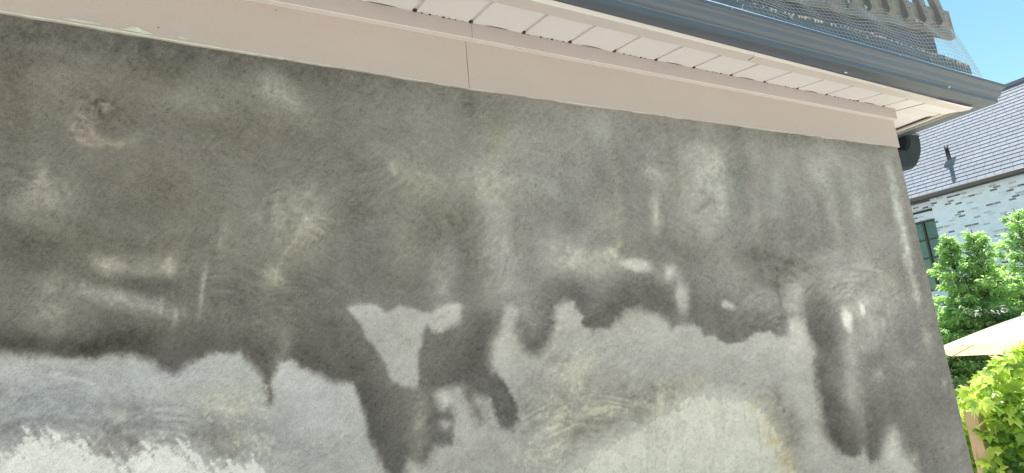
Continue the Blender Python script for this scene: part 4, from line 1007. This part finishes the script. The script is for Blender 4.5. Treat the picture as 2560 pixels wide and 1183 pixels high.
MB().tube([(apex.x, apex.y, -2.05), ctr - ax * 0.2, apex], 0.022, 10).build('pole', mt_rib, ub)
MB().tube([apex - ax * .01, apex + ax * .03, apex + ax * .05], [.035, .03, .008], 10).build('finial', mt_canvas, ub)

# ================================================================ FENCE POST + BOARDS, CREEPER
mt_post = simple('pale cedar', (0.55, 0.42, 0.28), 0.8, 0.2, 3, stretch=(7, 7, 0.7), bmp=0.5, fine=45, dirt=(0.25, 0.17, 0.11))
PXD = 5.35
pp = onX(2432, 1030, PXD)
fe = empty('wooden_fence', (PXD, pp[1], -2.05), 'pale cedar fence post and boards behind the wall corner, overgrown by creeper', 'fence')
post = MB().box(PXD - .045, PXD + .045, pp[1] - .045, pp[1] + .045, -2.05, pp[2] + 0.008)
post.build('post', mt_post, fe, bevel=0.004)
bd = MB()
k = 0; y = pp[1] - .065
MB().box(PXD + .046, PXD + .084, pp[1] - 3.2, pp[1] + 0.04, -1.25, -1.16).build('rail', mt_post, fe, bevel=0.003)
while k < 18:
    y0 = pp[1] - 0.10 - 0.15 * k
    MB().box(PXD + .086, PXD + .104, y0 - .14, y0, -2.0, pp[2] - 0.42 + random.uniform(-.004, .004)).build('board', mt_post, fe, bevel=0.002)
    k += 1

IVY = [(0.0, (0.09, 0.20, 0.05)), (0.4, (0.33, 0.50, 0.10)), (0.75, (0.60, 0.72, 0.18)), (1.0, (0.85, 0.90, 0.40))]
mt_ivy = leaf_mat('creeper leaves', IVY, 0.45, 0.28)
mt_stem = simple('creeper stem', (0.36, 0.22, 0.12), 0.8, 0.2)
vine = empty('creeper', (5.6, 2.4, -2.05), 'bright sunlit green creeper with pointed leaflets heaped over the fence at lower right', 'climbing plant')
def vine_leaves():
    r = np.random.default_rng(77); cen = []; nr = []; dr = []; sz = []; tn = []; st = MB()
    # outline of the mound: px -> top py ; volume goes back from the fence
    def top(px): return float(np.interp(px, [2395, 2405, 2425, 2450, 2475, 2490, 2510, 2530, 2560, 2640, 2800], [1010, 996, 978, 955, 925, 905, 892, 884, 866, 850, 840]))
    n = 0
    while n < 2700:
        px = r.uniform(2396, 2700); tp = top(px); py = tp + (r.random() ** 1.25) * 360 + r.normal(0, 5)
        if py > 1260: continue
        dpt = r.uniform(4.45, 5.4)
        if px < 2480 and py > 1010:
            # leave the post face showing
            pc = 2432 + (py - 1030) * 0.24
            if abs(px - pc - 4) < 31 + (py - 1020) * 0.03 and r.random() < .93: continue
            if px < pc: dpt = r.uniform(5.1, 5.5)
        c = ray(px, py) * dpt
        face = -c / np.linalg.norm(c) * .55 + np.array([r.normal(0, .35), r.normal(0, .35), 0.75 + r.normal(0, .25)])
        heading = np.array([r.normal(-.5, .5), r.normal(-.3, .6), r.normal(-.35, .35)])
        L = r.uniform(.05, .112); tone = np.clip(r.normal(.50, .28) + .18 - .42 * min(1, (py - tp) / 260), 0, 1)  # lower leaves toned darker, imitating shade from those above
        nl = 5 if r.random() < .8 else 3
        h = heading / np.linalg.norm(heading); f = face - h * (face @ h); f /= np.linalg.norm(f); s = np.cross(h, f)
        for q in range(nl):
            a = R(-72 + 144 * q / (nl - 1)) if nl > 1 else 0
            dd = h * math.cos(a) + s * math.sin(a) - f * .12
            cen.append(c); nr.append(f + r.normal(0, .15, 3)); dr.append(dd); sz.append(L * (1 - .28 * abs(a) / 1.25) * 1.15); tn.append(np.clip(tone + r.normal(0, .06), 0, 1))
        if n % 4 == 0:
            e_ = c + np.array([0.02, .02, -.05]) - h * .07
            st.tube([e_ - np.array([0, 0, .06]), e_, c], [.0024, .0018, .0012], 4)
        n += 1
    # a few long stems and tendrils
    for pts, D_ in (([(2410, 962), (2418, 964), (2430, 973), (2442, 975), (2456, 990)], 4.9), ([(2392, 1000), (2405, 1002), (2425, 1000)], 4.9), ([(2500, 1183), (2490, 1140), (2505, 1090), (2530, 1060)], 4.75), ([(2475, 1183), (2460, 1120), (2440, 1105)], 4.8), ([(2545, 1183), (2530, 1120), (2540, 1050), (2560, 1000)], 4.8)):
        MB().tube([ray(*p) * D_ for p in pts], 0.0045, 6).build('stem', mt_stem, vine)
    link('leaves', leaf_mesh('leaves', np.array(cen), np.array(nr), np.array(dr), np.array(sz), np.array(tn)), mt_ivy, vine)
    st.build('leaf_stalks', mt_stem, vine)['kind'] = 'stuff'
vine_leaves()
print('objects', len(S.objects))
